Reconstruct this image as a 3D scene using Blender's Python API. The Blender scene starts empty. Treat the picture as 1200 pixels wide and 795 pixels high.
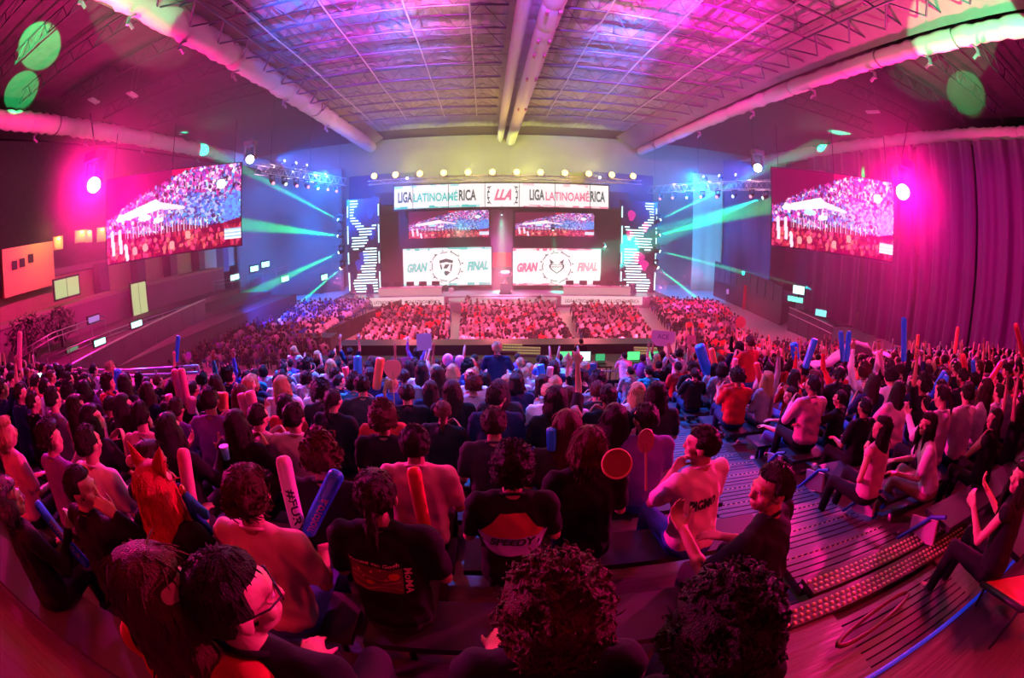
import bpy, math, random
import numpy as np
from mathutils import Vector, Matrix, noise
from mathutils.bvhtree import BVHTree
R = math.radians
C = bpy.context.scene.collection
SC = bpy.context.scene

# ------------------------------------------------------------------ camera
# full-frame 16 mm diagonal fisheye (equisolid), eye point = world origin
FPX, PITCH, YAW = 533.0, R(13.7), R(1.6)
cam = bpy.data.cameras.new('camera'); cam_ob = bpy.data.objects.new('camera', cam); C.objects.link(cam_ob)
cam.type = 'PANO'; cam.sensor_width = 36; cam.sensor_fit = 'HORIZONTAL'
pc = cam if hasattr(cam, 'panorama_type') else cam.cycles
pc.panorama_type = 'FISHEYE_EQUISOLID'
pc.fisheye_lens = FPX / 1200 * 36; pc.fisheye_fov = R(200)
cam.clip_start = 0.02; cam.clip_end = 300
cam_ob.rotation_euler = (R(90) - PITCH, 0, -YAW)
SC.camera = cam_ob

def ray(px, py):
    dx, dy = px - 600, py - 397.5
    r = max(math.hypot(dx, dy), 1e-6); th = 2 * math.asin(min(1, r / (2 * FPX))); s = math.sin(th) / r
    x, d, f = dx * s, dy * s, math.cos(th)
    dn = d * math.cos(PITCH) + f * math.sin(PITCH); fw = f * math.cos(PITCH) - d * math.sin(PITCH)
    return Vector((x * math.cos(YAW) + fw * math.sin(YAW), fw * math.cos(YAW) - x * math.sin(YAW), -dn))
def at_y(px, py, y): v = ray(px, py); return v * (y / v.y)
def at_z(px, py, z): v = ray(px, py); return v * (z / v.z)
def at_x(px, py, x): v = ray(px, py); return v * (x / v.x)
def at_d(px, py, d): return ray(px, py) * d

# ------------------------------------------------------------------ world and exposure
w = bpy.data.worlds.new('world'); SC.world = w; w.use_nodes = True
w.node_tree.nodes['Background'].inputs[0].default_value = (0.25, 0.01, 0.12, 1)
w.node_tree.nodes['Background'].inputs[1].default_value = 0.015
SC.view_settings.view_transform = 'Standard'; SC.view_settings.look = 'None'
SC.view_settings.exposure = 0.0; SC.view_settings.gamma = 1
cy = SC.cycles
cy.max_bounces = 4; cy.diffuse_bounces = 1; cy.glossy_bounces = 2; cy.transmission_bounces = 3
cy.transparent_max_bounces = 8; cy.volume_bounces = 0; cy.caustics_reflective = False; cy.caustics_refractive = False
cy.use_denoising = True; cy.sample_clamp_indirect = 4; cy.sample_clamp_direct = 0
FLOOR = -7.2

# ------------------------------------------------------------------ lights (large ones; small lamps are with their fixtures)
def aim(o, tgt):
    o.rotation_euler = (Vector(tgt) - o.location).to_track_quat('-Z', 'Y').to_euler()
def spot(name, loc, tgt, col, power, deg, blend=0.3, rad=0.05):
    l = bpy.data.lights.new(name, 'SPOT'); l.color = col; l.energy = power; l.spot_size = R(deg); l.spot_blend = blend; l.shadow_soft_size = rad
    o = bpy.data.objects.new(name, l); C.objects.link(o); o.location = loc; aim(o, tgt); return o
def point(name, loc, col, power, rad=0.1):
    l = bpy.data.lights.new(name, 'POINT'); l.color = col; l.energy = power; l.shadow_soft_size = rad
    o = bpy.data.objects.new(name, l); C.objects.link(o); o.location = loc; return o
def area(name, loc, tgt, col, power, sx, sy, spread=180):
    l = bpy.data.lights.new(name, 'AREA'); l.color = col; l.energy = power; l.shape = 'RECTANGLE'; l.size = sx; l.size_y = sy; l.spread = R(spread)
    o = bpy.data.objects.new(name, l); C.objects.link(o); o.location = loc; aim(o, tgt); return o
PINK, MAG, RED, BLUE, CYAN, GREEN, WARM = (1, .03, .32), (1, .05, .75), (1, .015, .05), (.03, .16, 1), (.02, .75, .9), (.0, .9, .32), (1, .72, .22)
#LIGHTS#
PL = Vector(ray(110, 217)) * 30; PR = Vector(ray(1058, 225)) * 30
for P_, s_ in ((PL, 1), (PR, -1)):
    Q_ = P_ - P_.normalized() * 1.6
    spot('pink_lamp_light', Q_, Q_ + Vector((s_ * 3.5, -9, -2.2)), (1, .002, .24), 39000, 160, .9, .3); point('pink_lamp_glow', Q_, (1, .002, .26), 9800, .3)
    #spot('crowd_wash', P_ + Vector((s_ * .5, -.7, 0)), (s_ * 6, 6, -3), (1, .02, .38), 5000, 70, .7, .4)
# red and magenta house lights hung above the stand, blue key from the stage side
spot('stand_red_light', (-7, 3.5, 5.5), (-2.2, 1.6, -1.5), (1, .01, .05), 668.25, 80, .9, .4)
spot('stand_red_light', (7, 3.0, 5.5), (2.5, 1.6, -1.5), (1, .01, .09), 965.25, 80, .9, .4)
spot('stand_top_light', (0, 4.5, 6), (0, 1.2, -1.5), (1, .05, .05), 338, 70, .9, .5)
spot('stand_magenta', (-12, 9, 5), (-7, 4.5, -2.5), (1, .01, .5), 3685.5, 80, .9, .4)
spot('stand_pink', (13, 9, 5), (9, 5, -2.5), (1, .02, .3), 4462.5, 80, .9, .4)
spot('stand_pink', (12, 13.5, 4), (8, 9, -3.5), (1, .03, .3), 4462.5, 80, .9, .4)
spot('stand_back_red', (4, -6, 3.5), (1.5, 2, -1.5), (1, .02, .12), 95.2, 70, .8, .5)
spot('stand_back_red', (-6, -6, 3.5), (-1.5, 2, -1.5), (1, .02, .12), 96, 70, .8, .5)
spot('aisle_blue', (2, 13, 7.5), (2.8, 5.5, -3), (.02, .12, 1), 12800, 32, .8, .3)
spot('front_blue', (-3, 13.5, 7), (-1.5, 9.5, -4), (.02, .16, 1), 46464, 62, .8, .3)
spot('front_violet', (-10, 13.5, 6), (-6, 8, -3.5), (.5, .03, 1), 4800, 70, .8, .3)
spot('corner_red', (-4.5, -2, 2), (-2.7, .1, -1.8), (1, .01, .02), 897, 50, .9, .4)  # added red spots that brighten the front corners of the platform
spot('corner_red', (4.5, -2, 2), (2.2, .2, -1.8), (1, .01, .04), 1104, 50, .9, .4)
spot('rail_blue', (-13, 12, 1), (-9, 7.3, -2.4), (.05, .12, 1), 3500, 60, .9, .3)  # added blue spots that tint the front rails
spot('rail_blue', (13, 14, 1), (13, 9, -2.8), (.05, .12, 1), 2500, 50, .9, .3)
spot('mid_fill', (0, -4, 6), (-.5, 10.5, -3.4), (.45, .28, 1), 2600, 32, .8, .4)  # added fill spots behind the camera for crowd backs and paper signs
spot('mid_fill', (4, -4, 6), (7, 9.5, -3.2), (1, .12, .5), 2600, 34, .8, .4)
spot('mid_fill', (-4, -4, 6), (-8, 7, -2.6), (.9, .05, .6), 1500, 34, .8, .4)
# floor blocks washed pink and salmon by added spots low above them, without fixtures
for xx in (-8, 0, 8):
    spot('floor_wash', (xx, 21.5, -2.2), (xx * .9, 32, FLOOR), (1, .09, .22), 8840, 100, .9, .5)
    spot('floor_wash', (xx, 40, -2.5), (xx * .9, 33, FLOOR), (1, .12, .2), 4420, 110, .9, .5)
spot('floor_wash', (-19, 31, -2.5), (-18, 35, FLOOR), (.02, .08, 1), 8500, 110, .8, .3)
spot('floor_wash', (16, 34, -2.5), (18, 39, FLOOR), (1, .03, .4), 5950, 110, .8, .3)
spot('floor_wash', (14, 21, -3), (15, 26, FLOOR), (1, .03, .12), 3060, 110, .8, .3)
# roof washes from added unseen spots close under the roof
spot('roof_magenta', (-3, 9, 10.5), (-5.5, 21, 13.2), (1, .02, .75), 87750, 44, .9)
spot('roof_magenta', (7, 9, 10.5), (10, 20, 13.2), (1, .01, .5), 136500, 48, .9)
spot('roof_violet', (2, 10, 10.5), (4, 24, 13.2), (.45, .1, 1), 32000, 34, .9)
spot('roof_warm', (-3, 11, 9), (-4, 26, 13.3), (1, .6, .35), 19500, 26, .9)
spot('roof_warm', (6, 11, 9), (6.5, 25, 13.3), (1, .6, .35), 13650, 22, .9)
spot('roof_blue', (-7, 11, 10), (-9.5, 21, 13.2), (.02, .15, 1), 49500, 46, .9)
spot('roof_blue', (7, 12, 9), (8, 33, 13.2), (.01, .22, 1), 143000, 22, .8)
spot('roof_blue', (-5, 12, 9), (-6, 31, 13.2), (.03, .2, 1), 77000, 22, .9)
spot('roof_pink', (12, 13, 9), (15.5, 38, 12), (1, .02, .3), 40000, 12, .9)
# green gobos on the gutters and side bays
spot('green_wash', (-6, -6, 2), at_z(140, 0, 12), (.05, 1, .35), 49725, 15, .15)
spot('green_wash', (-8, 0, 2), at_z(42, 55, 13), (.01, 1, .22), 450000, 8, .15)
spot('green_wash', (-8, 4, 2), at_z(25, 108, 12.5), (.01, 1, .22), 450000, 6.5, .15)
spot('green_wash', (6, -6, 2), at_z(1130, 40, 12), (.05, 1, .35), 77350, 16, .15)
spot('green_wash', (8, 2, 2), at_z(1135, 110, 12.5), (.01, 1, .22), 221000, 7, .15)
# blue wash above both side trusses
spot('side_blue', (-17.2, 32, 6.6), (-12, 54, 6), (.01, .12, 1), 60480, 62, .9, .2)
spot('side_blue', (21.3, 33, 6.3), (17, 56, 5), (.01, .12, 1), 60480, 62, .9, .2)
spot('side_violet', (22.3, 33, 5.9), (17, 44, 7), (.3, .02, 1), 45000, 22, .5, .2)
spot('side_violet', (-18, 32, 6.4), (-12, 42, 6.8), (.3, .02, 1), 45000, 18, .5, .2)
spot('gutter_warm', (-8, 10, 2), (-16, 9, 12), (1, .5, .3), 3024, 70, .9, .3)
spot('gutter_warm', (10, 12, 2), (20, 12, 12), (1, .45, .35), 3024, 70, .9, .3)
spot('side_magenta', (-24, 22, 3), (-38, 26, 9), (.8, .0, .35), 1500, 120, .9, .3)
spot('side_magenta', (26, 22, 3), (38, 24, 9), (.5, .0, .6), 1500, 120, .9, .3)
# deep blue wash over the drapes and back wall on both sides of the stage
spot('back_blue', (-16, 40, 6), (-27, 58, 0), (.0, .17, 1), 84000, 105, .8, .4)
spot('back_blue', (18, 40, 6), (25, 58, 0), (.0, .26, .9), 84000, 95, .8, .4)
# warm light thrown up behind the lamp truss
for xx in (-10, -3.3, 3.3, 10):
    spot('warm_up', (xx, 47.5, 6.6), (xx, 59, 9), (.8, .85, .10), 18000, 80, .9, .4)
#ENDLIGHTS#

# ------------------------------------------------------------------ materials
MATS = {}
def mat(name, col, rough=.6, metal=0, emit=None, es=1, bump=0, scale=20, vary=0, stretch=(1, 1, 1), spec=.5, coord='Object', sheen=0):
    if name in MATS: return MATS[name]
    m = bpy.data.materials.new(name); m.use_nodes = True; nt = m.node_tree; N = nt.nodes; L = nt.links; b = N['Principled BSDF']
    c = tuple(col) + (1,)
    b.inputs['Base Color'].default_value = c; b.inputs['Roughness'].default_value = rough; b.inputs['Metallic'].default_value = metal
    b.inputs['Specular IOR Level'].default_value = spec
    if sheen: b.inputs['Sheen Weight'].default_value = sheen
    if bump or vary:
        tc = N.new('ShaderNodeTexCoord'); mp = N.new('ShaderNodeMapping'); mp.inputs['Scale'].default_value = stretch
        nz = N.new('ShaderNodeTexNoise'); nz.inputs['Scale'].default_value = scale; nz.inputs['Detail'].default_value = 4
        L.new(tc.outputs[coord], mp.inputs[0]); L.new(mp.outputs[0], nz.inputs[0])
        if bump:
            bp = N.new('ShaderNodeBump'); bp.inputs['Strength'].default_value = bump; bp.inputs['Distance'].default_value = .02
            L.new(nz.outputs[0], bp.inputs['Height']); L.new(bp.outputs[0], b.inputs['Normal'])
        if vary:
            mx = N.new('ShaderNodeMix'); mx.data_type = 'RGBA'
            mx.inputs[6].default_value = tuple(x * (1 - vary) for x in col) + (1,); mx.inputs[7].default_value = tuple(min(1, x * (1 + vary)) for x in col) + (1,)
            L.new(nz.outputs[0], mx.inputs[0]); L.new(mx.outputs[2], b.inputs['Base Color'])
    if emit:
        b.inputs['Emission Color'].default_value = tuple(emit) + (1,); b.inputs['Emission Strength'].default_value = es
    MATS[name] = m; return m
def emat(name, col, es, sample=False):
    m = mat(name, (0, 0, 0), .5, emit=col, es=es)
    if not sample: m.cycles.emission_sampling = 'NONE'
    return m
SKINS = [mat('skin_light', (.62, .36, .25), .5, bump=.15, scale=60), mat('skin_tan', (.48, .26, .17), .5, bump=.15, scale=60), mat('skin_brown', (.34, .17, .10), .5, bump=.15, scale=60)]
def hairm(n, c): return mat(n, c, .5, bump=.9, scale=26, vary=.5, stretch=(9, 9, 1.2), spec=.22)
HAIRS = {'dark': hairm('hair_dark', (.018, .011, .009)), 'brown': hairm('hair_brown', (.032, .015, .010)), 'auburn': hairm('hair_auburn', (.085, .022, .014)), 'red': hairm('hair_red', (.8, .03, .05)), 'blond': hairm('hair_blond', (.55, .36, .16)), 'grey': hairm('hair_grey', (.16, .16, .19))}
def cloth(n, c): return mat('cloth_' + n, c, .85, bump=.35, scale=9, vary=.18, spec=.2)
CL = {n: cloth(n, c) for n, c in dict(black=(.012, .012, .014), charcoal=(.035, .035, .042), navy=(.015, .02, .07), white=(.8, .78, .8), grey=(.3, .3, .32), pink=(.8, .36, .48), red=(.6, .03, .04), blue=(.04, .12, .55), teal=(.02, .32, .38), orange=(.8, .25, .06), salmon=(.75, .52, .42), denim=(.06, .13, .34), khaki=(.36, .26, .17), yellow=(.8, .6, .1), purple=(.25, .08, .45)).items()}
M_shoe = mat('shoe_rubber', (.55, .6, .65), .5); M_shoed = mat('shoe_dark', (.03, .03, .035), .5)
M_black = mat('black_paint', (.012, .012, .014), .5, bump=.1); M_dark = mat('dark_metal', (.05, .05, .06), .4, .8)
M_steel = mat('brushed_steel', (.5, .5, .54), .35, 1); M_truss = mat('truss_aluminium', (.62, .62, .66), .35, .9)
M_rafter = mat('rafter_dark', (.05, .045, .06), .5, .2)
M_pipe = mat('painted_pipe', (.28, .28, .32), .45, .3)

# ------------------------------------------------------------------ mesh helpers
def link(name, me, parent=None, m=None, loc=None, rot=None, scale=None):
    o = bpy.data.objects.new(name, me); C.objects.link(o)
    if parent: o.parent = parent
    if m is not None and me is not None and not me.materials: me.materials.append(m)
    if loc is not None: o.location = loc
    if rot is not None: o.rotation_euler = rot
    if scale is not None: o.scale = scale
    return o
def tag(o, label=None, cat=None, group=None, kind=None):
    if label: o['label'] = label
    if cat: o['category'] = cat
    if group: o['group'] = group
    if kind: o['kind'] = kind
    return o
def empty(name, loc=(0, 0, 0), rz=0, **k):
    o = bpy.data.objects.new(name, None); C.objects.link(o); o.location = loc; o.rotation_euler = (0, 0, rz); o.empty_display_size = .1
    return tag(o, **k)
class MB:
    def __init__(s): s.v = []; s.f = []; s.mi = []; s.n = 0
    def add(s, v, f, mi=0):
        v = np.asarray(v, float).reshape(-1, 3); s.v.append(v); s.f += [tuple(i + s.n for i in q) for q in f]; s.mi += [mi] * len(f); s.n += len(v); return s
    def box(s, c, d, M=None, mi=0):
        v = np.array([(x, y, z) for x in (-.5, .5) for y in (-.5, .5) for z in (-.5, .5)]) * np.array(d)
        if M is not None: v = v @ np.array(M).T
        return s.add(v + np.array(c), [(0, 1, 3, 2), (4, 6, 7, 5), (0, 4, 5, 1), (2, 3, 7, 6), (0, 2, 6, 4), (1, 5, 7, 3)], mi)
    def tube(s, pts, rad, n=8, mi=0, closed=False):
        pts = [Vector(p) for p in pts]; K = len(pts); rad = [rad] * K if np.isscalar(rad) else rad
        vs = []; up = None
        for i, p in enumerate(pts):
            t = ((pts[min(i + 1, K - 1)] - pts[max(i - 1, 0)]) if not closed else (pts[(i + 1) % K] - pts[i - 1])).normalized()
            if up is None: up = Vector((0, 0, 1)) if abs(t.z) < .9 else Vector((1, 0, 0))
            a = t.cross(up).normalized(); b = a.cross(t).normalized(); up = b
            for j in range(n):
                q = 2 * math.pi * j / n; vs.append(p + (a * math.cos(q) + b * math.sin(q)) * rad[i])
        f = []
        for i in range(K if closed else K - 1):
            for j in range(n): a0 = i * n + j; a1 = i * n + (j + 1) % n; i2 = (i + 1) % K; f.append((a0, a1, i2 * n + (j + 1) % n, i2 * n + j))
        if not closed: f += [tuple(range(n))[::-1], tuple(range((K - 1) * n, K * n))]
        return s.add(vs, f, mi)
    def lathe(s, prof, n=16, c=(0, 0, 0), mi=0, axis='z'):
        v = []; f = []
        for r, z in prof:
            for j in range(n):
                q = 2 * math.pi * j / n; p = (r * math.cos(q), r * math.sin(q), z)
                if axis == 'y': p = (p[0], p[2], p[1])
                v.append((p[0] + c[0], p[1] + c[1], p[2] + c[2]))
        for i in range(len(prof) - 1):
            for j in range(n): f.append((i * n + j, i * n + (j + 1) % n, (i + 1) * n + (j + 1) % n, (i + 1) * n + j))
        f += [tuple(range(n))[::-1], tuple(range((len(prof) - 1) * n, len(prof) * n))]
        return s.add(v, f, mi)
    def ball(s, c, r, rot=None, nu=12, nv=8, mi=0):
        v, f = SPH(nu, nv); v = v * np.array(r if not np.isscalar(r) else (r, r, r))
        if rot is not None: v = v @ np.array(rot).T
        return s.add(v + np.array(c), f, mi)
    def cap(s, p0, p1, r0, r1, nu=12, nv=8, mi=0):
        p0 = np.array(p0, float); p1 = np.array(p1, float); ax = p1 - p0; ax = ax / max(np.linalg.norm(ax), 1e-9)
        v, f = SPH(nu, nv); q = np.array(Vector((0, 0, 1)).rotation_difference(Vector(ax)).to_matrix()); v2 = v @ q.T
        hi = (v[:, 2] > 1e-6)[:, None]
        # split equator: duplicate not needed, the cone closes between rings
        return s.add(np.where(hi, p1 + v2 * r1, p0 + v2 * r0), f, mi)
    def mesh(s, name='m', smooth=True):
        me = bpy.data.meshes.new(name); v = np.concatenate(s.v) if s.v else np.zeros((0, 3))
        me.from_pydata(v.tolist(), [], s.f)
        if any(s.mi): me.polygons.foreach_set('material_index', s.mi)
        if smooth: me.polygons.foreach_set('use_smooth', [True] * len(me.polygons))
        me.update(); return me
    def obj(s, name, m, parent=None, smooth=False, **k):
        me = s.mesh(name, smooth)
        for x in (m if isinstance(m, (list, tuple)) else [m]): me.materials.append(x)
        o = link(name, me, parent); return tag(o, **k)
_sph = {}
def SPH(nu, nv):
    if (nu, nv) in _sph: return _sph[(nu, nv)]
    v = [(0, 0, 1)]
    for i in range(1, nv):
        a = math.pi * i / nv
        for j in range(nu): q = 2 * math.pi * j / nu; v.append((math.sin(a) * math.cos(q), math.sin(a) * math.sin(q), math.cos(a)))
    v.append((0, 0, -1)); f = []
    for j in range(nu): f.append((0, 1 + j, 1 + (j + 1) % nu))
    for i in range(nv - 2):
        for j in range(nu): a = 1 + i * nu + j; b = 1 + i * nu + (j + 1) % nu; f.append((a, a + nu, b + nu, b))
    e = len(v) - 1; o = 1 + (nv - 2) * nu
    for j in range(nu): f.append((e, o + (j + 1) % nu, o + j))
    _sph[(nu, nv)] = (np.array(v), f); return _sph[(nu, nv)]
def eval_mesh(o):
    dg = bpy.context.evaluated_depsgraph_get(); me = bpy.data.meshes.new_from_object(o.evaluated_get(dg)); return me
def remesh(mb, voxel, smooth=3, dec=None):
    o = bpy.data.objects.new('tmp', mb.mesh('tmp', False)); C.objects.link(o)
    r = o.modifiers.new('r', 'REMESH'); r.mode = 'VOXEL'; r.voxel_size = voxel; r.use_smooth_shade = True
    if smooth: sm = o.modifiers.new('s', 'SMOOTH'); sm.factor = .5; sm.iterations = smooth
    if dec: d = o.modifiers.new('d', 'DECIMATE'); d.ratio = dec
    me = eval_mesh(o); old = o.data; bpy.data.objects.remove(o); bpy.data.meshes.remove(old)
    me.polygons.foreach_set('use_smooth', [True] * len(me.polygons)); return me
def text_mesh(txt, size, ext=.0, shear=0, bold=0):
    cu = bpy.data.curves.new('t', 'FONT'); cu.body = txt; cu.size = size; cu.extrude = ext; cu.shear = shear; cu.align_x = 'CENTER'; cu.align_y = 'CENTER'; cu.offset = bold; cu.resolution_u = 3
    o = bpy.data.objects.new('t', cu); C.objects.link(o); me = eval_mesh(o); bpy.data.objects.remove(o); bpy.data.curves.remove(cu); me.materials.clear(); return me
def fit(me, wid, hei=None):
    v = np.zeros(len(me.vertices) * 3); me.vertices.foreach_get('co', v); v = v.reshape(-1, 3)
    a, b = v.min(0), v.max(0); v[:, :2] -= ((a + b) / 2)[:2]; sx = wid / (b[0] - a[0]); sy = sx if hei is None else hei / (b[1] - a[1])
    v[:, 0] *= sx; v[:, 1] *= sy; me.vertices.foreach_set('co', v.ravel()); return me
def bar(name, p0, p1, wdt, m, parent, shape='round', _c={}):
    key = (shape, m.name)
    if key not in _c:
        b = MB()
        if shape == 'round': b.tube([(0, 0, 0), (0, 0, 1)], 1, 6)
        else: b.box((0, 0, .5), (2, 2, 1))
        _c[key] = b.mesh(shape, shape == 'round'); _c[key].materials.append(m)
    p0, p1 = Vector(p0), Vector(p1); d = p1 - p0
    o = link(name, _c[key], parent); o.location = p0; o.rotation_mode = 'QUATERNION'; o.rotation_quaternion = d.to_track_quat('Z', 'Y'); o.scale = (wdt, wdt, d.length)
    return o

# ================================================================== SETTING
SK = -.03                                         # the hall's long axis is turned slightly against the stage
def rx(x, y): return x + SK * y
M_floor = mat('arena_floor', (.50, .42, .44), .32, bump=.15, scale=3, vary=.25)
M_roof = mat('roof_sheet', (.36, .35, .36), .6, bump=1.0, scale=1.1, vary=.3)
M_wall = mat('hall_wall', (.10, .07, .09), .8, bump=.2, scale=2, vary=.3)
M_wrap = mat('gutter_wrap', (.62, .56, .54), .6, bump=.6, scale=2.5)
M_beige = mat('beige_wall', (.42, .34, .2), .8, bump=.2, scale=3, vary=.15)
def struct(o): o['kind'] = 'structure'; return o

b = MB(); b.box((2, 24, FLOOR - .15), (92, 84, .3)); struct(b.obj('floor', M_floor))
b = MB(); b.box((0, 62.2, 3), (92, .4, 21)); struct(b.obj('wall_back', mat('back_wall', (.15, .155, .10), .8, bump=.3, scale=1, vary=.3)))  # olive in the base colour stands in for warm light on the wall
b = MB(); b.box((-44, 24, 3), (.4, 84, 21)); struct(b.obj('wall_left', M_wall))
b = MB(); b.box((46, 24, 3), (.4, 84, 21)); struct(b.obj('wall_right', M_wall))
b = MB(); b.box((2, -16, 3), (92, .4, 21)); struct(b.obj('wall_rear', M_wall))

# roof: one big sheet ceiling above, separate roof panels under it in the middle bay
ceil = MB(); ceil.box((2, 24, 13.9), (92, 84, .3)); ceil = struct(ceil.obj('ceiling', mat('ceiling_dark', (.07, .05, .06), .8, bump=.4, scale=1.5, vary=.4)))
rng = random.Random(4)
pans = []
for v in range(4):
    m = MB(); N = 8
    vs = []; fs = []
    for i in range(N + 1):
        for j in range(N + 1):
            x = i / N - .5; y = j / N - .5
            z = .10 * math.sin(math.pi * (i / N)) * math.sin(math.pi * (j / N)) * -1 + .035 * math.cos(i * math.pi) + rng.uniform(-.02, .02)
            vs.append((x * 2.99, y * 3.03, z))
    for i in range(N):
        for j in range(N): a = i * (N + 1) + j; fs.append((a, a + 1, a + N + 2, a + N + 1))
    m.add(vs, fs); me = m.mesh('roof_panel', False); me.materials.append(M_roof); pans.append(me)
for iy in range(17):
    for ix in range(12):
        y = 6 + iy * 3.05; x = rx(2.0, y) + (ix - 5.5) * 3.0
        if abs(ix - 5.5) < .6 and False: continue
        link('roof_panel', pans[rng.randrange(4)], ceil, loc=(x, y, 13.45 + rng.uniform(-.03, .03)), rot=(0, 0, R(1.7) + R(180) * rng.randrange(2)))
# purlin trusses of the space frame, every 3 m
truss_labels = 'steel roof truss crossing the middle bay, %s from the stage end'
ordn = ['first', 'second', 'third', 'fourth', 'fifth', 'sixth', 'seventh', 'eighth', 'ninth', 'tenth', 'eleventh', 'twelfth', 'thirteenth', 'fourteenth', 'fifteenth', 'sixteenth']
M_tr = mat('roof_steel', (.09, .09, .13), .45, .2)
ys = [9.6 + 3.05 * k for k in range(13)]
for k, y in enumerate(ys):
    t = empty('roof_truss', (rx(2.0, y), y, 12.3), R(1.7), label=truss_labels % ordn[len(ys) - 1 - k], cat='truss', group='purlin trusses under the middle bay of the roof')
    for s in (-1, 1):
        bar('bottom_chord', (s * .9, 0, 0), (s * 17.6, 0, 0), .075, M_tr, t)
        bar('top_chord', (s * .9, 0, 1.0), (s * 17.6, 0, 1.0), .04, M_tr, t)
        for i in range(6):
            x0 = s * (.9 + i * 2.8); x1 = x0 + s * 1.4
            bar('brace', (x0, 0, 0), (x1, 1.5, 1.0), .024, M_tr, t); bar('brace', (x1, 1.5, 1.0), (x0 + s * 2.8, 0, 0), .024, M_tr, t)
            bar('brace', (x0, 0, 0), (x1, -1.5, 1.0), .024, M_tr, t); bar('brace', (x1, -1.5, 1.0), (x0 + s * 2.8, 0, 0), .024, M_tr, t)
# long conduits running towards the stage below the trusses
for i, (x0, lab) in enumerate([(-12.0, 'thin pale pipe along the roof beside the left gutter'), (-8.2, 'thin pale pipe along the roof, second from the left gutter'), (-4.2, 'thin pale pipe along the roof left of the centre ducts'), (-.9, 'thin pale pipe along the roof next to the left centre duct'), (6.2, 'thin pale pipe along the roof right of the centre ducts'), (10.2, 'thin pale pipe along the roof, second from the right gutter'), (14.2, 'thin pale pipe along the roof beside the right gutter')]):
    b = MB(); b.tube([(rx(x0, y), y, 12.15 + .06 * math.sin(y * .5)) for y in range(6, 47, 4)], .05, 6); b.obj('ceiling_pipe', mat('pipe_pale', (.6, .6, .62), .4, .3), None, True, label=lab, cat='pipe')
# white centre ducts
def wrapped_duct(name, x0, z, r, y0, y1, label, cat, parent=None, wob=.04, n=14, m=None, seed=0):
    rg = random.Random(seed); t = empty(name, (0, 0, 0), label=label, cat=cat); L = 3.05; y = y0; k = 0
    while y < y1:
        b = MB(); K = 8; rings = []
        for i in range(K + 1):
            u = i / K; rr = r * (1 - .07 * abs(2 * u - 1) ** 6) * (1 + rg.uniform(-wob, wob))
            rings.append((rr, y + u * L))
        vs = []; fs = []
        for i, (rr, yy) in enumerate(rings):
            for j in range(n):
                q = 2 * math.pi * j / n; rj = rr * (1 + .05 * noise.noise((q * 2, yy * 1.3, seed)))
                vs.append((rx(x0, yy) + rj * math.cos(q), yy, z + rj * math.sin(q)))
        for i in range(K):
            for j in range(n): fs.append((i * n + j, (i + 1) * n + j, (i + 1) * n + (j + 1) % n, i * n + (j + 1) % n))
        b.add(vs, fs); b.obj('wrap_section', m or M_wrap, t, True); y += L; k += 1
    return t
wrapped_duct('air_duct', 1.9, 12.6, .42, 3, 60, 'narrower of the two white ducts along the roof centre, left one', 'duct', wob=.01, m=mat('duct_white', (.75, .74, .74), .45), seed=1)
d2 = wrapped_duct('air_duct', 3.35, 12.3, .62, 3, 60, 'wider of the two white ducts along the roof centre, right one', 'duct', wob=.01, m=mat('duct_white', (.75, .74, .74), .45), seed=2)
for y in (21.5, 25.6, 28, 33, 42):
    for s in (-1, 1):
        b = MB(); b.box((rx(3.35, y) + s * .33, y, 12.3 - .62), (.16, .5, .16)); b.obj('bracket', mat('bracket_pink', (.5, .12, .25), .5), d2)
# gutters between bays, wrapped in white sheet; brackets hold their lamps
for (x0, z, r, lab, sd) in [(-15.3, 12.0, .82, 'sagging white wrapped gutter along the left edge of the middle bay', 3), (20.6, 11.35, .52, 'crumpled white wrapped gutter along the right edge of the middle bay', 4), (-31.5, 11.3, .75, 'pale wrapped gutter far left above the side screen', 5), (36.5, 11.3, .7, 'pale wrapped gutter far right above the side screen', 6)]:
    g = wrapped_duct('gutter_duct', x0, z, r, -2, 58, lab, 'duct', wob=.09 if z > 11.8 else .12, seed=sd)
    for y in (4, 9, 12.5, 17, 23, 31, 41):
        s = 1 if x0 < 0 else -1
        b = MB(); b.box((rx(x0, y) + s * .1, y, z - r - .18), (.5, .12, .1)); b.box((rx(x0, y) - s * .12, y, z - r - .36), (.14, .16, .4)); b.tube([(rx(x0, y), y, z - r - .5), (rx(x0, y), y + .35, z - r - .7)], .09, 6)
        b.obj('lamp_bracket', M_pipe, g)
# sloping soffits beside the gutters
M_soff = mat('soffit_sheet', (.26, .22, .22), .7, bump=.5, scale=1.2, vary=.2)
for (xa, za, xb, zb, nm) in [(17.6, 13.3, 20.2, 11.9, 'trim_1'), (-13.9, 13.3, -15.0, 12.6, 'trim_2'), (-16.2, 11.6, -17.0, 12.9, 'trim_3'), (21.2, 11.3, 22.6, 13.2, 'trim_4')]:
    b = MB(); vs = []; fs = []; yy = list(range(-4, 62, 2))
    for y in yy: vs += [(rx(xa, y), y, za), (rx(xb, y), y, zb), (rx(xb, y), y, zb + .15), (rx(xa, y), y, za + .15)]
    for i in range(len(yy) - 1):
        for j in range(4): fs.append((i * 4 + j, i * 4 + (j + 1) % 4, i * 4 + 4 + (j + 1) % 4, i * 4 + 4 + j))
    fs += [(3, 2, 1, 0), tuple(range(len(vs) - 4, len(vs)))]
    b.add(vs, fs); struct(b.obj(nm, M_soff))
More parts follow.
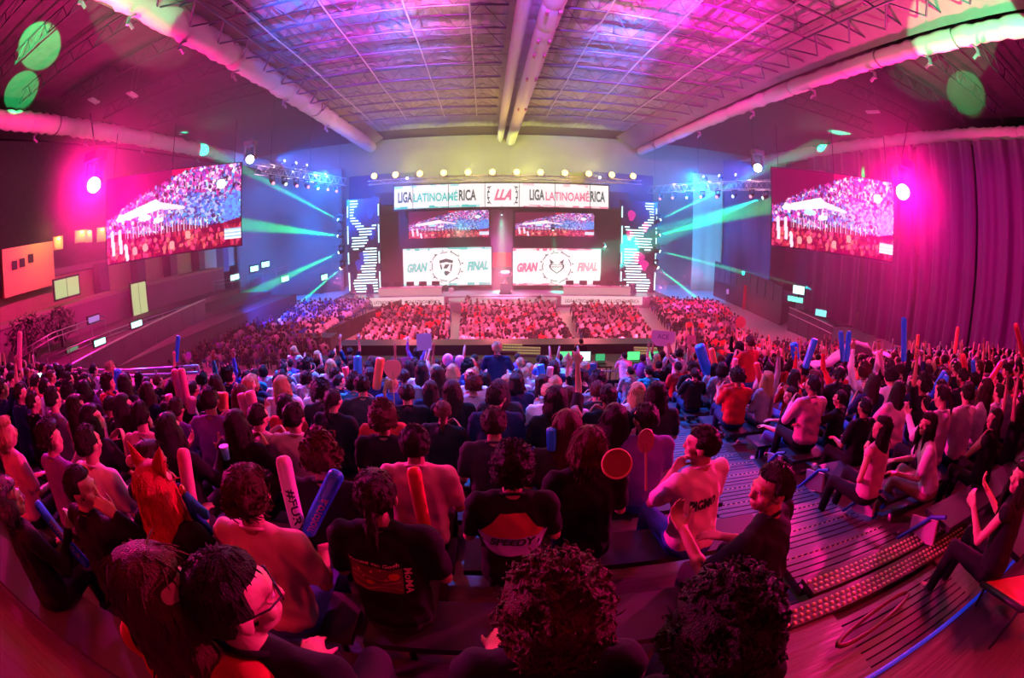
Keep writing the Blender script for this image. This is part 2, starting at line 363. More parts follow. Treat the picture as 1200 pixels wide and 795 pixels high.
# zigzag lattice along the soffit edges
for sgn, x0, lab in ((1, 17.2, 'zigzag steel edge lattice beside the right gutter'), (-1, -13.4, 'zigzag steel edge lattice beside the left gutter')):
    t = empty('edge_lattice', (0, 0, 0), label=lab, cat='truss')
    ya = [3 + 1.52 * i for i in range(24)]
    for i in range(len(ya) - 1):
        p = lambda i: (rx(x0, ya[i]) + (sgn * 1.3 if i % 2 else 0), ya[i], 12.2 - (.55 if i % 2 else 0))
        bar('brace', p(i), p(i + 1), .06, M_tr, t)
    bar('chord', (rx(x0, 0), 0, 12.2), (rx(x0, 40), 40, 12.2), .07, M_tr, t)
# side bays: rafters in the dark
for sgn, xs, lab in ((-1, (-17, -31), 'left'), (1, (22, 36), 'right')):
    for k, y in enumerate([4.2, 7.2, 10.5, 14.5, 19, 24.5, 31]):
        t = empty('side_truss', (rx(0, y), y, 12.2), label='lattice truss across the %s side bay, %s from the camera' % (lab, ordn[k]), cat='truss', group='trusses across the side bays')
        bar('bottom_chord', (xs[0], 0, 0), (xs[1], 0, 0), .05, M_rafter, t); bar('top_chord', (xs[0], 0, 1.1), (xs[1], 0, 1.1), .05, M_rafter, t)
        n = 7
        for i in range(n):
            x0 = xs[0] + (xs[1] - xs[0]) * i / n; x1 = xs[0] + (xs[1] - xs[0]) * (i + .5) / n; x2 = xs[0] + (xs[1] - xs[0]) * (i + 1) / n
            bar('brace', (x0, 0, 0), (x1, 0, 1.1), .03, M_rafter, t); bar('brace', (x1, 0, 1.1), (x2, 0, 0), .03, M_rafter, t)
# small dead fluorescent fittings in the left side bay
for px, py, lab in [(110, 118, 'longer white fluorescent fitting under the left side bay'), (155, 111, 'shorter white fluorescent fitting under the left side bay'), (1023, 131, 'white fluorescent fitting under the right side bay')]:
    p = at_z(px, py, 11.6); t = empty('tube_fitting', p, R(20), label=lab, cat='light fitting')
    b = MB(); b.box((0, 0, 0), (.5, 1.3, .1)); b.obj('tray', mat('fitting_white', (.7, .7, .65), .4), t)
    for s in (-.12, .12): bb = MB(); bb.tube([(s, -.6, -.09), (s, .6, -.09)], .04, 8); bb.obj('tube', mat('tube_glass', (.9, .9, .85), .2), t)
    for s in (-.4, .4): bar('hanger', (0, s, 0), (0, s, 2.2), .012, M_pipe, t)

# ---------------- left side: wall with rooms, terraces with parapets
b = MB(); b.box((-34, 34, -1.2), (.5, 56, 2.4)); b = struct(b.obj('wall_left_gallery', M_beige))
for k in range(9):
    y = 26 + k * 5.2; bb = MB(); bb.box((-33.2, y, -1.3), (1.2, 1.2, 3.2)); bb.obj('pilaster', mat('pilaster', (.12, .08, .12), .7), b)
b = MB(); b.box((-36, 30, .3), (5, 64, .5)); struct(b.obj('trim_5', mat('gallery_slab', (.2, .12, .17), .7)))
# upper gallery room on the far left with three dark windows
t = struct(empty('wall_left_annex', (0, 0, 0)))
p = at_x(30, 315, -33); y0 = at_x(2, 315, -33).y; y1 = at_x(62, 315, -33).y
zt_ = at_x(30, 288, -33).z; zb_ = at_x(30, 343, -33).z; b = MB(); b.box((-33.0, (y0 + y1) / 2, (zt_ + zb_) / 2), (.5, y1 - y0, zt_ - zb_)); b.obj('annex_wall', mat('annex_yellow', (.62, .55, .2), .8, bump=.2, scale=4), t); point('annex_fill', (-31.0, (y0 + y1) / 2 + 1, zt_ + .3), (.8, 1, .15), 90, .2)  # added point without a fixture, turns the annex wall yellow green
for px, py in [(17, 311), (26, 308), (36, 303)]:
    q = at_x(px, py, -32.7); b = MB(); b.box(q, (.1, .55, .6)); b.obj('window_frame', M_black, t)
# warm lit bays above, with their lamps
for i, (px, py, sy, sz) in enumerate([(68, 285, 1.1, 1.0), (95, 277, 1.5, 1.0), (104, 277, .8, 1.0), (119, 275, 1.2, 1.2)]):
    q = at_x(px, py, -33.4); lab = ['arched warm lit niche on the far left gallery, leftmost', 'warm lit niche on the left gallery left of the pair', 'warm lit niche on the left gallery right of the pair', 'brightest amber lit opening beside the left screen'][i]
    t = empty('lit_niche', q, label=lab, cat='wall light'); b = MB(); b.box((0, 0, 0), (.1, sy, sz)); b.obj('back_panel', mat('niche_panel', (.7, .5, .2), .8), t)
    b = MB(); b.ball((.15, 0, sz * .32), (.06, .18, .1)); b.obj('lamp', emat('amber_lamp', (1, .55, .1), 14), t); point('niche_light', q + Vector((.6, 0, sz * .3)), (1, .5, .1), 60, .1)
for px, py, w_, h_, lab in [(78, 337, 2.6, 1.3, 'wide lit office window in the left side wall'), (163, 352, 2.0, 2.9, 'tall lit double door in the left side wall')]:
    q = at_x(px, py, -29.5); t = empty('lit_window', q, label=lab, cat='window')
    b = MB(); b.box((0, 0, 0), (.12, w_ + .2, h_ + .2)); b.obj('frame', M_black, t)
    for s in (-1, 1): b = MB(); b.box((.08, s * w_ / 4, 0), (.05, w_ / 2 - .08, h_ - .05)); b.obj('pane', emat('lit_pane', (.62, .85, .36), .75), t)
b = MB(); b.box((-30, 24, -4.0), (.5, 36, 3.6)); struct(b.obj('wall_left_lower', mat('lower_wall', (.2, .11, .16), .8, vary=.3, scale=.6)))
b = MB(); b.box((-31, 24, -2.2), (2.6, 36, .25)); struct(b.obj('trim_6', mat('ledge', (.3, .24, .2), .7)))
# three terraces and their parapets
for i, (xa, xb, z) in enumerate([(-20.0, -23, -5.3), (-23, -27, -4.9), (-27, -30, -4.4)]):
    b = MB(); b.box(((xa + xb) / 2, 26, (z + FLOOR) / 2), (abs(xb - xa), 30, z - FLOOR)); struct(b.obj('trim_%d' % (7 + i), mat('terrace', (.09, .06, .08), .7)))
par = empty('glass_parapet', (0, 0, 0), label='sloping glazed parapet with pale top rail beside the left floor crowd', cat='railing')
P0 = at_x(85, 427, -20.2); P1 = at_x(240, 351, -20.2)
bar('top_rail', P0, P1, .06, M_steel, par)
nP = 9
for i in range(nP):
    a = P0.lerp(P1, i / nP); c = P0.lerp(P1, (i + .96) / nP)
    b = MB(); dz = 1.3
    b.add([a + Vector((.02, 0, 0)), c + Vector((.02, 0, 0)), (c.x + .02, c.y, c.z - dz), (a.x + .02, a.y, a.z - dz), a - Vector((.02, 0, 0)), c - Vector((.02, 0, 0)), (c.x - .02, c.y, c.z - dz), (a.x - .02, a.y, a.z - dz)], [(0, 1, 2, 3), (7, 6, 5, 4), (0, 4, 5, 1), (1, 5, 6, 2), (2, 6, 7, 3), (3, 7, 4, 0)])
    o = b.obj('glass_panel', mat('smoked_panel', (.16, .14, .17), .25, .3), par)
def rail_thing(name, pts, zs, rad, m, label, posts=8, drop=1.0, cat='railing'):
    t = empty(name, (0, 0, 0), label=label, cat=cat)
    for dz in zs:
        b = MB(); b.tube([Vector(p) + Vector((0, 0, dz)) for p in pts], rad, 8); b.obj('rail', m, t, True)
    P = [Vector(p) for p in pts]; Ls = [0]
    for a, c in zip(P, P[1:]): Ls.append(Ls[-1] + (c - a).length)
    for i in range(posts):
        s = Ls[-1] * i / (posts - 1); k = max(j for j in range(len(P) - 1) if Ls[j] <= s + 1e-6); u = (s - Ls[k]) / max(Ls[k + 1] - Ls[k], 1e-6)
        q = P[k].lerp(P[k + 1], min(u, 1)); bar('post', q - Vector((0, 0, drop)), q, rad * 1.1, m, t)
    return t
rail_thing('handrail', [at_x(55, 420, -22.4), at_x(130, 388, -22.4), at_x(225, 357, -22.4)], (0, -.25), .035, M_steel, 'middle pale handrail on the left terraces', 9)
rail_thing('handrail', [at_x(20, 415, -26), at_x(62, 390, -26), at_x(122, 370, -26)], (0, -.3), .035, M_steel, 'upper handrail on the left terraces under the lit window', 7)
rail_thing('handrail', [at_x(250, 330, -27), at_x(300, 322, -27), at_x(372, 302, -27)], (0, -.35), .03, M_steel, 'distant handrail on the left terraces near the stage', 9)
for i, (px, py, x, lab) in enumerate([(117, 401, -21.6, 'cyan white wall light on the left terrace nearest the camera'), (160, 380, -22.2, 'cyan white wall light beside the glazed parapet, second from the camera'), (85, 409, -24, 'dim green wall light on the upper left terrace'), (110, 374, -26, 'faint violet wall light on the upper left terrace'), (275, 325, -27, 'wide cyan wall light on the left terraces below the screen'), (298, 315, -27.5, 'small cyan wall light right of the wide one'), (311, 310, -27.5, 'smallest cyan wall light under the beige wall'), (334, 327, -24, 'square green light on the left terraces near the stage'), (353, 302, -27, 'white green light at the far end of the left terraces'), (380, 325, -22, 'small square green light left of the left light tower')]):
    q = at_x(px, py, x); s = q.length / 24
    t = empty('terrace_light', q, label=lab, cat='wall light')
    b = MB(); b.box((-.06, 0, 0), (.12, .95 * s, .4 * s)); b.obj('housing', M_black, t)
    b = MB(); b.box((.02, 0, 0), (.06, .8 * s, .26 * s)); b.obj('diffuser', emat('dim_light', (.25, .5, .3), .5) if i in (2,) else emat('violet_light', (.5, .25, .8), .8) if i == 3 else emat('cyan_white', (.35, 1, .85), 3.2), t)
# dark shrubs in front of the annex
M_leaf = mat('leaf_dark', (.03, .045, .02), .7); M_bark = mat('bark', (.06, .04, .03), .8)
for (px, py, sx, lab) in [(28, 372, 1.7, 'dark bushy tree at far left in front of the yellow annex'), (68, 368, 1.4, 'smaller dark tree under the lit office window')]:
    q = at_x(px, py, -27.3); t = empty('potted_tree', (q.x, q.y, -4.4), label=lab, cat='tree')
    b = MB(); b.tube([(0, 0, 0), (.05, 0, .9), (0, .05, 1.9)], [.12, .1, .06], 8); b.obj('trunk', M_bark, t, True)
    b = MB(); rg = random.Random(int(px))
    for k in range(420):
        d = Vector((rg.gauss(0, 1), rg.gauss(0, 1), rg.gauss(0, 1))).normalized() * rg.uniform(.5, 1)
        c = Vector((d.x * sx * .8, d.y * sx * 1.1, 1.5 + d.z * sx * .8)); a = rg.uniform(0, 6.28); l = .28
        e1 = Vector((math.cos(a), math.sin(a), rg.uniform(-.8, .8))) * l; e2 = Vector((-math.sin(a), math.cos(a), rg.uniform(-.5, .5))) * .07
        b.add([c - e1, c + e2, c + e1, c - e2], [(0, 1, 2, 3)])
    b.obj('foliage', M_leaf, t, kind='stuff')

# ---------------- right side: tall purple drapes with folds, booth and platform
M_drape = mat('purple_drape', (.11, .02, .15), .75, bump=.25, scale=3, vary=.15, stretch=(1, 1, .1), sheen=.3)
def drape(name, p0, p1, z0, z1, m, amp=.35, n=60, seed=0, **k):
    rg = random.Random(seed); b = MB(); vs = []; fs = []; p0 = Vector(p0); p1 = Vector(p1); d = (p1 - p0); nrm = Vector((-d.y, d.x, 0)).normalized()
    ph = [rg.uniform(0, 6.28) for _ in range(4)]
    for i in range(n + 1):
        u = i / n; off = amp * (.6 * math.sin(u * n * .42 + ph[0]) + .4 * math.sin(u * n * .19 + ph[1]) * math.sin(u * n * .83 + ph[2]))
        for j in range(7):
            v = j / 6; q = p0.lerp(p1, u) + nrm * off * (1 - .45 * v); vs.append((q.x, q.y, z0 + (z1 - z0) * v))
    for i in range(n):
        for j in range(6): a = i * 7 + j; fs.append((a, a + 7, a + 8, a + 1))
    b.add(vs, fs); me_o = b.obj(name, m, None, True, **k); s = me_o.modifiers.new('s', 'SOLIDIFY'); s.thickness = .03; return me_o
dr_l = ['purple floor length drape on the right wall nearest the camera', 'purple drape on the right wall, second from the camera', 'purple drape on the right wall behind the pink lamp', 'purple drape on the right wall below the side screen', 'dark purple drape on the right wall nearest the stage']
yy = [2, 10.5, 18, 25, 32.5, 42]
for i in range(5): drape('wall_drape', (34.5, yy[i] + .1, 0), (34.5, yy[i + 1] - .1, 0), FLOOR, 10.5, M_drape, .42, 56, i, label=dr_l[i], cat='curtain')
# pale tall banner and dark drapes behind the stage
drape('stage_drape', at_y(848, 250, 56).xy.to_3d(), at_y(905, 250, 52).xy.to_3d(), FLOOR, 11, mat('navy_drape', (.04, .05, .12), .8), .3, 30, 9, label='dark blue drape between the pale drape and the right screen', cat='curtain')
drape('stage_drape', at_y(812, 250, 57).xy.to_3d(), at_y(847, 250, 56).xy.to_3d(), FLOOR, 8.8, mat('pale_drape', (.5, .55, .3), .8), .2, 20, 10, label='pale green yellow drape right of the right light tower', cat='curtain')
drape('stage_drape', (-20.5, 57, 0), (-33, 50, 0), FLOOR, 9, mat('tan_drape', (.16, .14, .12), .8), .2, 30, 11, label='dull tan drape left of the left light tower', cat='curtain')
drape('stage_drape', (-20, 58.5, 0), (-11, 58.5, 0), FLOOR, 8, mat('navy_drape', (.04, .05, .12), .8), .3, 30, 12, label='dark blue drape behind the left light tower', cat='curtain')
drape('stage_drape', (11, 58.5, 0), (20.5, 58.5, 0), FLOOR, 8, mat('navy_drape', (.04, .05, .12), .8), .3, 30, 13, label='dark blue drape behind the right light tower', cat='curtain')
# raised side platform with dark fence
t = empty('side_platform', (0, 0, 0), label='dark fenced side platform running below the right screen', cat='platform')
a0 = at_y(838, 306, 52); a1 = at_y(918, 336, 34)
for i in range(10):
    u0, u1 = i / 10, (i + .93) / 10; p = a0.lerp(a1, u0); q = a0.lerp(a1, u1)
    b = MB(); b.add([(p.x, p.y, p.z), (q.x, q.y, q.z), (q.x, q.y, -5.2), (p.x, p.y, -5.2), (p.x + .15, p.y + .1, p.z), (q.x + .15, q.y + .1, q.z), (q.x + .15, q.y + .1, -5.2), (p.x + .15, p.y + .1, -5.2)], [(0, 1, 2, 3), (7, 6, 5, 4), (0, 4, 5, 1), (1, 5, 6, 2), (2, 6, 7, 3), (3, 7, 4, 0)]); b.obj('fence_panel', mat('fence_dark', (.05, .045, .07), .6, vary=.3, scale=1), t)
b = MB(); b.add([(a0.x, a0.y, -5.2), (a1.x, a1.y, -5.2), (a1.x + 4, a1.y + 3, -5.2), (a0.x + 4, a0.y, -5.2), (a0.x, a0.y, FLOOR), (a1.x, a1.y, FLOOR), (a1.x + 4, a1.y + 3, FLOOR), (a0.x + 4, a0.y, FLOOR)], [(0, 1, 2, 3), (7, 6, 5, 4), (0, 4, 5, 1), (1, 5, 6, 2), (2, 6, 7, 3), (3, 7, 4, 0)]); b.obj('deck', M_black, t)
# control booth with lit monitors behind a white edged counter
p = at_z(950, 372, -5.3); t = empty('control_booth', (0, 0, 0), label='control booth with white edged counter under the right screen', cat='booth')
A = at_x(925, 360, 24.5); B = at_x(976, 383, 24.5)
for dz, nm in ((0, 'top_edge'), (-.55, 'lower_edge')): bar(nm, A + Vector((0, 0, dz)), B + Vector((0, 0, dz)), .035, mat('edge_white', (.7, .7, .75), .4), t)
for i in range(4):
    p0 = A.lerp(B, i / 4); p1 = A.lerp(B, (i + .95) / 4); b = MB(); b.add([p0, p1, (p1.x, p1.y, FLOOR), (p0.x, p0.y, FLOOR), (p0.x + .1, p0.y, p0.z), (p1.x + .1, p1.y, p1.z), (p1.x + .1, p1.y, FLOOR), (p0.x + .1, p0.y, FLOOR)], [(0, 1, 2, 3), (7, 6, 5, 4), (0, 4, 5, 1), (1, 5, 6, 2), (2, 6, 7, 3), (3, 7, 4, 0)]); b.obj('counter_panel', mat('booth_panel', (.06, .04, .07), .6), t)
b = MB(); b.box((25.6, (A.y + B.y) / 2, (A.z + B.z) / 2 - .1), (2.2, abs(A.y - B.y) + .4, .08)); b.obj('counter_top', M_black, t)
for s in (0, 1): bar('post', (A if s else B) + Vector((2, 0, -.1)), (A if s else B) + Vector((2, 0, 1.9)), .05, M_pipe, t)
for px, py, w_, h_, col, lab in [(936, 340, 1.1, .7, (.6, 1, .85), 'brightest white monitor on the control booth'), (932, 351, 1.5, .45, (.1, .7, .5), 'wide teal monitor low on the control booth'), (962, 367, 1.0, .5, (.1, .6, .6), 'teal laptop screen at the right end of the booth')]:
    q = at_x(px, py, 25.2); e = empty('monitor', q, R(-55), label=lab, cat='monitor'); b = MB(); b.box((0, .04, 0), (w_ + .08, .06, h_ + .08)); b.obj('bezel', M_black, e); b = MB(); b.box((0, 0, 0), (w_, .03, h_)); b.obj('screen', emat('mon' + lab[:6], col, 2.2), e); bar('stand', (0, .05, -h_ / 2 - .35), (0, .05, -h_ / 2), .04, M_black, e)
for px, py, h_, lab in [(878, 350, 2.6, 'red draped gazebo side beyond the right crowd'), (900, 350, 2.8, 'red draped gazebo nearest the control booth')]:
    q = at_z(px, py, FLOOR + 1.2); drape('red_drape', (q.x - .8, q.y, 0), (q.x + .8, q.y, 0), FLOOR, FLOOR + h_, mat('red_cloth', (.5, .03, .04), .8), .1, 16, 20, label=lab, cat='curtain')

# ---------------- front rails of the stand and blue barricades
rail_thing('front_rail', [at_y(px_, py_, 7.35) for px_, py_ in ((-40, 432), (0, 432), (60, 433), (150, 434), (232, 429))], (0, -.14), .03, M_steel, 'long blue lit front rail at the left end of the stand', 14)
rail_thing('front_rail', [at_y(px_, py_, yy_) for px_, py_, yy_ in ((1030, 411, 11), (1090, 412, 9), (1150, 413, 7.4), (1215, 415, 6))], (0, -.18), .03, M_steel, 'long blue lit front rail at the right end of the stand', 12)
rail_thing('front_rail', [(x, 12.4, -4.2) for x in (-8, -4, 0, 2.6)], (0, -.3), .03, M_steel, 'front rail at the centre of the stand before the sound desk', 9)

# ================================================================== STAGE (front edge y=42, screens at y=46)
M_deck = mat('stage_deck', (.25, .2, .27), .22, bump=.05)
b = MB(); b.box((.3, 50, -6.65), (33, 16, 1.1)); b.obj('stage_deck', M_deck, None, kind='structure')
# thrust with round front, and pink runways (floor strips) between the blocks
b = MB(); b.lathe([(5.2, 0), (5.2, .9), (5.0, 1.0)], 48, (.3, 42.5, FLOOR + .02)); b.obj('stage_thrust', M_deck, None, label='rounded pink lit thrust at the front of the stage', cat='stage')
t = empty('stage_fascia', (0, 0, 0), label='pale lettered light panel along the front edge of the stage', cat='stage front')
for x0, x1 in ((-13.2, -5.2), (5.8, 13.8)):
    b = MB(); b.box(((x0 + x1) / 2, 41.9, -6.5), (x1 - x0, .12, .8)); b.obj('panel', emat('fascia_pale', (1, .68, .75), .9), t)
    for s in (-1, 1):
        me = fit(text_mesh('LIGA LATINOAMÉRICA', 1, .01, bold=.01), 3.4, .42); o = link('lettering', me, t, mat('text_dark', (.08, .02, .04), .6)); o.location = ((x0 + x1) / 2 + s * 1.95, 41.82, -6.5); o.rotation_euler = (R(90), 0, 0)

def quad_px(px0, py0, px1, py1, y): a = at_y(px0, py0, y); c = at_y(px1, py1, y); return a.x, c.x, c.z, a.z    # x0,x1,z0,z1
def panel(name, x0, x1, z0, z1, y, m, parent, th=.1):
    b = MB(); b.box(((x0 + x1) / 2, y + th / 2, (z0 + z1) / 2), (x1 - x0, th, z1 - z0)); return b.obj(name, m, parent)
M_lit = emat('screen_white', (1, .97, .96), 1.25)
M_lit.cycles.emission_sampling = 'AUTO'
e_teal = emat('led_teal', (.05, .75, .68), 1.0); e_pink = emat('led_pink', (1, .22, .38), 1.0); e_dkgreen = emat('led_dark_green', (.02, .16, .14), .6); e_ltteal = emat('led_pale_teal', (.45, .95, .9), 1.1); e_ltpink = emat('led_pale_pink', (1, .65, .7), 1.1)
e_black = emat('led_black', (.02, .05, .05), .3)
def text(name, txt, x, z, y, wdt, hgt, m, parent, shear=0, bold=.02, rz=0):
    me = fit(text_mesh(txt, 1, .005, shear, bold), wdt, hgt); o = link(name, me, parent, m); o.location = (x, y - .03, z); o.rotation_euler = (R(90), rz, 0); return o
def flat(name, polys, y, m, parent):
    b = MB()
    for P in polys:
        n = len(P); b.add([(x, y, z) for x, z in P] + [(x, y + .02, z) for x, z in P], [tuple(range(n)), tuple(range(n, 2 * n))[::-1]] + [(i, i + n, (i + 1) % n + n, (i + 1) % n) for i in range(n)])
    o = b.obj(name, m, parent)
    if len(polys) > 1: o['kind'] = 'stuff'
    return o
def ringp(cx, cz, r0, r1, a0, a1, n=12):
    A = [R(a0 + (a1 - a0) * i / n) for i in range(n + 1)]
    return [[(cx + r0 * math.cos(a), cz + r0 * math.sin(a)), (cx + r1 * math.cos(a), cz + r1 * math.sin(a)), (cx + r1 * math.cos(c), cz + r1 * math.sin(c)), (cx + r0 * math.cos(c), cz + r0 * math.sin(c))] for a, c in zip(A, A[1:])]
Y0 = 46
def glitch(parent, x0, x1, z0, z1, top, m1, m2, seed, y):
    rg = random.Random(seed); P1, P2 = [], []; x = x0
    while x < x1 - .05:
        l = min(rg.uniform(.15, .9), x1 - x); h = rg.uniform(.05, .3)
        r = (x, x + l); za, zb = (z1 - h, z1) if top else (z0, z0 + h)
        (P1 if rg.random() < .45 else P2).append([(r[0], za), (r[1], za), (r[1], zb), (r[0], zb)]); x += l
    flat('edge_pattern', P1, y - .03, m1, parent); flat('edge_pattern', P2, y - .025, m2, parent)
# top banner
x0, x1, z0, z1 = quad_px(462, 219, 713, 245, Y0)
bn = empty('banner_screen', (0, 0, 0), label='long white LED banner with teal and pink lettering across the stage top', cat='screen')
panel('frame', x0 - .15, x1 + .15, z0 - .15, z1 + .15, Y0 + .06, M_black, bn, .3); panel('led_face', x0, x1, z0, z1, Y0, M_lit, bn)
zc = (z0 + z1) / 2; W = x1 - x0; sx = W / 1110.0
X = lambda u: x0 + (u - 35) * sx
def word(u0, u1, txt, m, h=1.15, **k): text('lettering', txt, (X(u0) + X(u1)) / 2, zc + .02, Y0, X(u1) - X(u0), h, m, bn, **k)
word(56, 132, 'LIGA', e_dkgreen, bold=.03); word(138, 368, 'LATINOAMÉ', e_teal, bold=.03); word(374, 462, 'RICA', e_dkgreen, bold=.03)
word(733, 809, 'LIGA', e_dkgreen, bold=.03); word(815, 1043, 'LATINOAMÉ', e_pink, bold=.03); word(1049, 1126, 'RICA', e_dkgreen, bold=.03)
for u0, u1, m in ((138, 368, e_ltteal), (815, 1043, e_ltpink)): flat('slash_band', [[(X(u0), zc - .05), (X(u1), zc - .02), (X(u1), zc + .05), (X(u0), zc + .02)]], Y0 - .045, m, bn)
word(552, 640, 'LLA', e_pink, 1.15, shear=.45, bold=.05)
P = []
for cx, s in ((X(520), 1), (X(672), -1)):
    P += ringp(X(596), zc, 1.45, 1.52, 140 if s > 0 else -40, 220 if s > 0 else 40)
    for dz in (-.8, -.3, .3, .8): P.append([(cx, zc + dz - .1), (cx + s * .22, zc + dz - .04), (cx + s * .2, zc + dz + .1), (cx - s * .05, zc + dz + .06)])
flat('gear_ornament', P, Y0 - .03, e_dkgreen, bn)
glitch(bn, X(36), X(480), z0, z1, False, e_teal, e_ltteal, 1, Y0); glitch(bn, X(36), X(480), z0, z1, True, e_ltteal, M_lit, 2, Y0)
glitch(bn, X(700), X(1144), z0, z1, True, e_ltpink, M_lit, 3, Y0); glitch(bn, X(700), X(1144), z0, z1, False, e_pink, e_ltpink, 4, Y0)
# two lower screens: GRAN (crest) FINAL
for side, (a, c, d, e) in enumerate([(472, 292, 576, 334), (601, 291, 703, 335)]):
    x0, x1, z0, z1 = quad_px(a, c, d, e, Y0); W = x1 - x0; zc = (z0 + z1) / 2; xc = (x0 + x1) / 2 - .05
    g = empty('final_screen', (0, 0, 0), label=['left white LED screen lettered GRAN FINAL in teal', 'right white LED screen lettered GRAN FINAL in pink'][side], cat='screen', group='lettered screens on the stage')
    panel('frame', x0 - .12, x1 + .12, z0 - .12, z1 + .12, Y0 + .06, M_black, g, .3); panel('led_face', x0, x1, z0, z1, Y0, M_lit, g)
    col, lt = (e_teal, e_ltteal) if side == 0 else (e_pink, e_ltpink)
    text('lettering', 'GRAN', x0 + W * .165, zc - .05, Y0, W * .24, .95, col, g, .35, .06, R(-3)); text('lettering', 'FINAL', x0 + W * .845, zc + .05, Y0, W * .24, .95, col, g, .35, .06, R(-3))
    P = []
    for k in range(9): P += ringp(xc, zc, 1.42 + .1 * (k % 2), 1.5 + .1 * (k % 2), k * 40 + 4, k * 40 + 34, 6)
    for k in range(12):
        q = R(k * 30 + 8); P.append([(xc + 1.6 * math.cos(q), zc + 1.6 * math.sin(q)), (xc + 1.85 * math.cos(q + .06), zc + 1.75 * math.sin(q + .06)), (xc + 1.6 * math.cos(q + .12), zc + 1.6 * math.sin(q + .12))])
    flat('crest_ring', P, Y0 - .03, e_dkgreen, g)
    if side == 0:   # helmet shaped shield with a slanted band
        P = [[(xc - .72, zc + .62), (xc, zc + .82), (xc + .72, zc + .62), (xc + .66, zc + .34), (xc, zc + .48), (xc - .66, zc + .34)], [(xc - .66, zc + .22), (xc - .5, zc + .26), (xc - .38, zc - .42), (xc - .5, zc - .5)], [(xc + .66, zc + .22), (xc + .5, zc + .26), (xc + .38, zc - .42), (xc + .5, zc - .5)], [(xc - .1, zc + .22), (xc + .36, zc + .24), (xc + .06, zc - .2), (xc - .3, zc - .16)], [(xc - .42, zc - .58), (xc, zc - .42), (xc + .42, zc - .58), (xc, zc - .98)]]
    else:           # pointed ears over an open heart outline
        h = lambda k, a: (xc + k * .8 * math.sin(a) ** 3, zc - .1 + k * .62 * (.81 * math.cos(a) - .31 * math.cos(2 * a) - .12 * math.cos(3 * a)))
        A = [2 * math.pi * i / 24 for i in range(25)]; P = [[h(1, a), h(.8, a), h(.8, c), h(1, c)] for a, c in zip(A, A[1:])]
        P += [[(xc - .75, zc + .8), (xc - .25, zc + .45), (xc - .62, zc + .3)], [(xc + .75, zc + .8), (xc + .62, zc + .3), (xc + .25, zc + .45)]]
        text('crest_lettering', 'INFINITY', xc, zc + .0, Y0, 1.5, .14, e_dkgreen, g)
    flat('crest_mask', P, Y0 - .04, e_dkgreen, g)
    glitch(g, x0, x1, z0, z1, True, col, lt, 7 + side, Y0); glitch(g, x0, x1, z0, z1, False, col, lt, 17 + side, Y0)
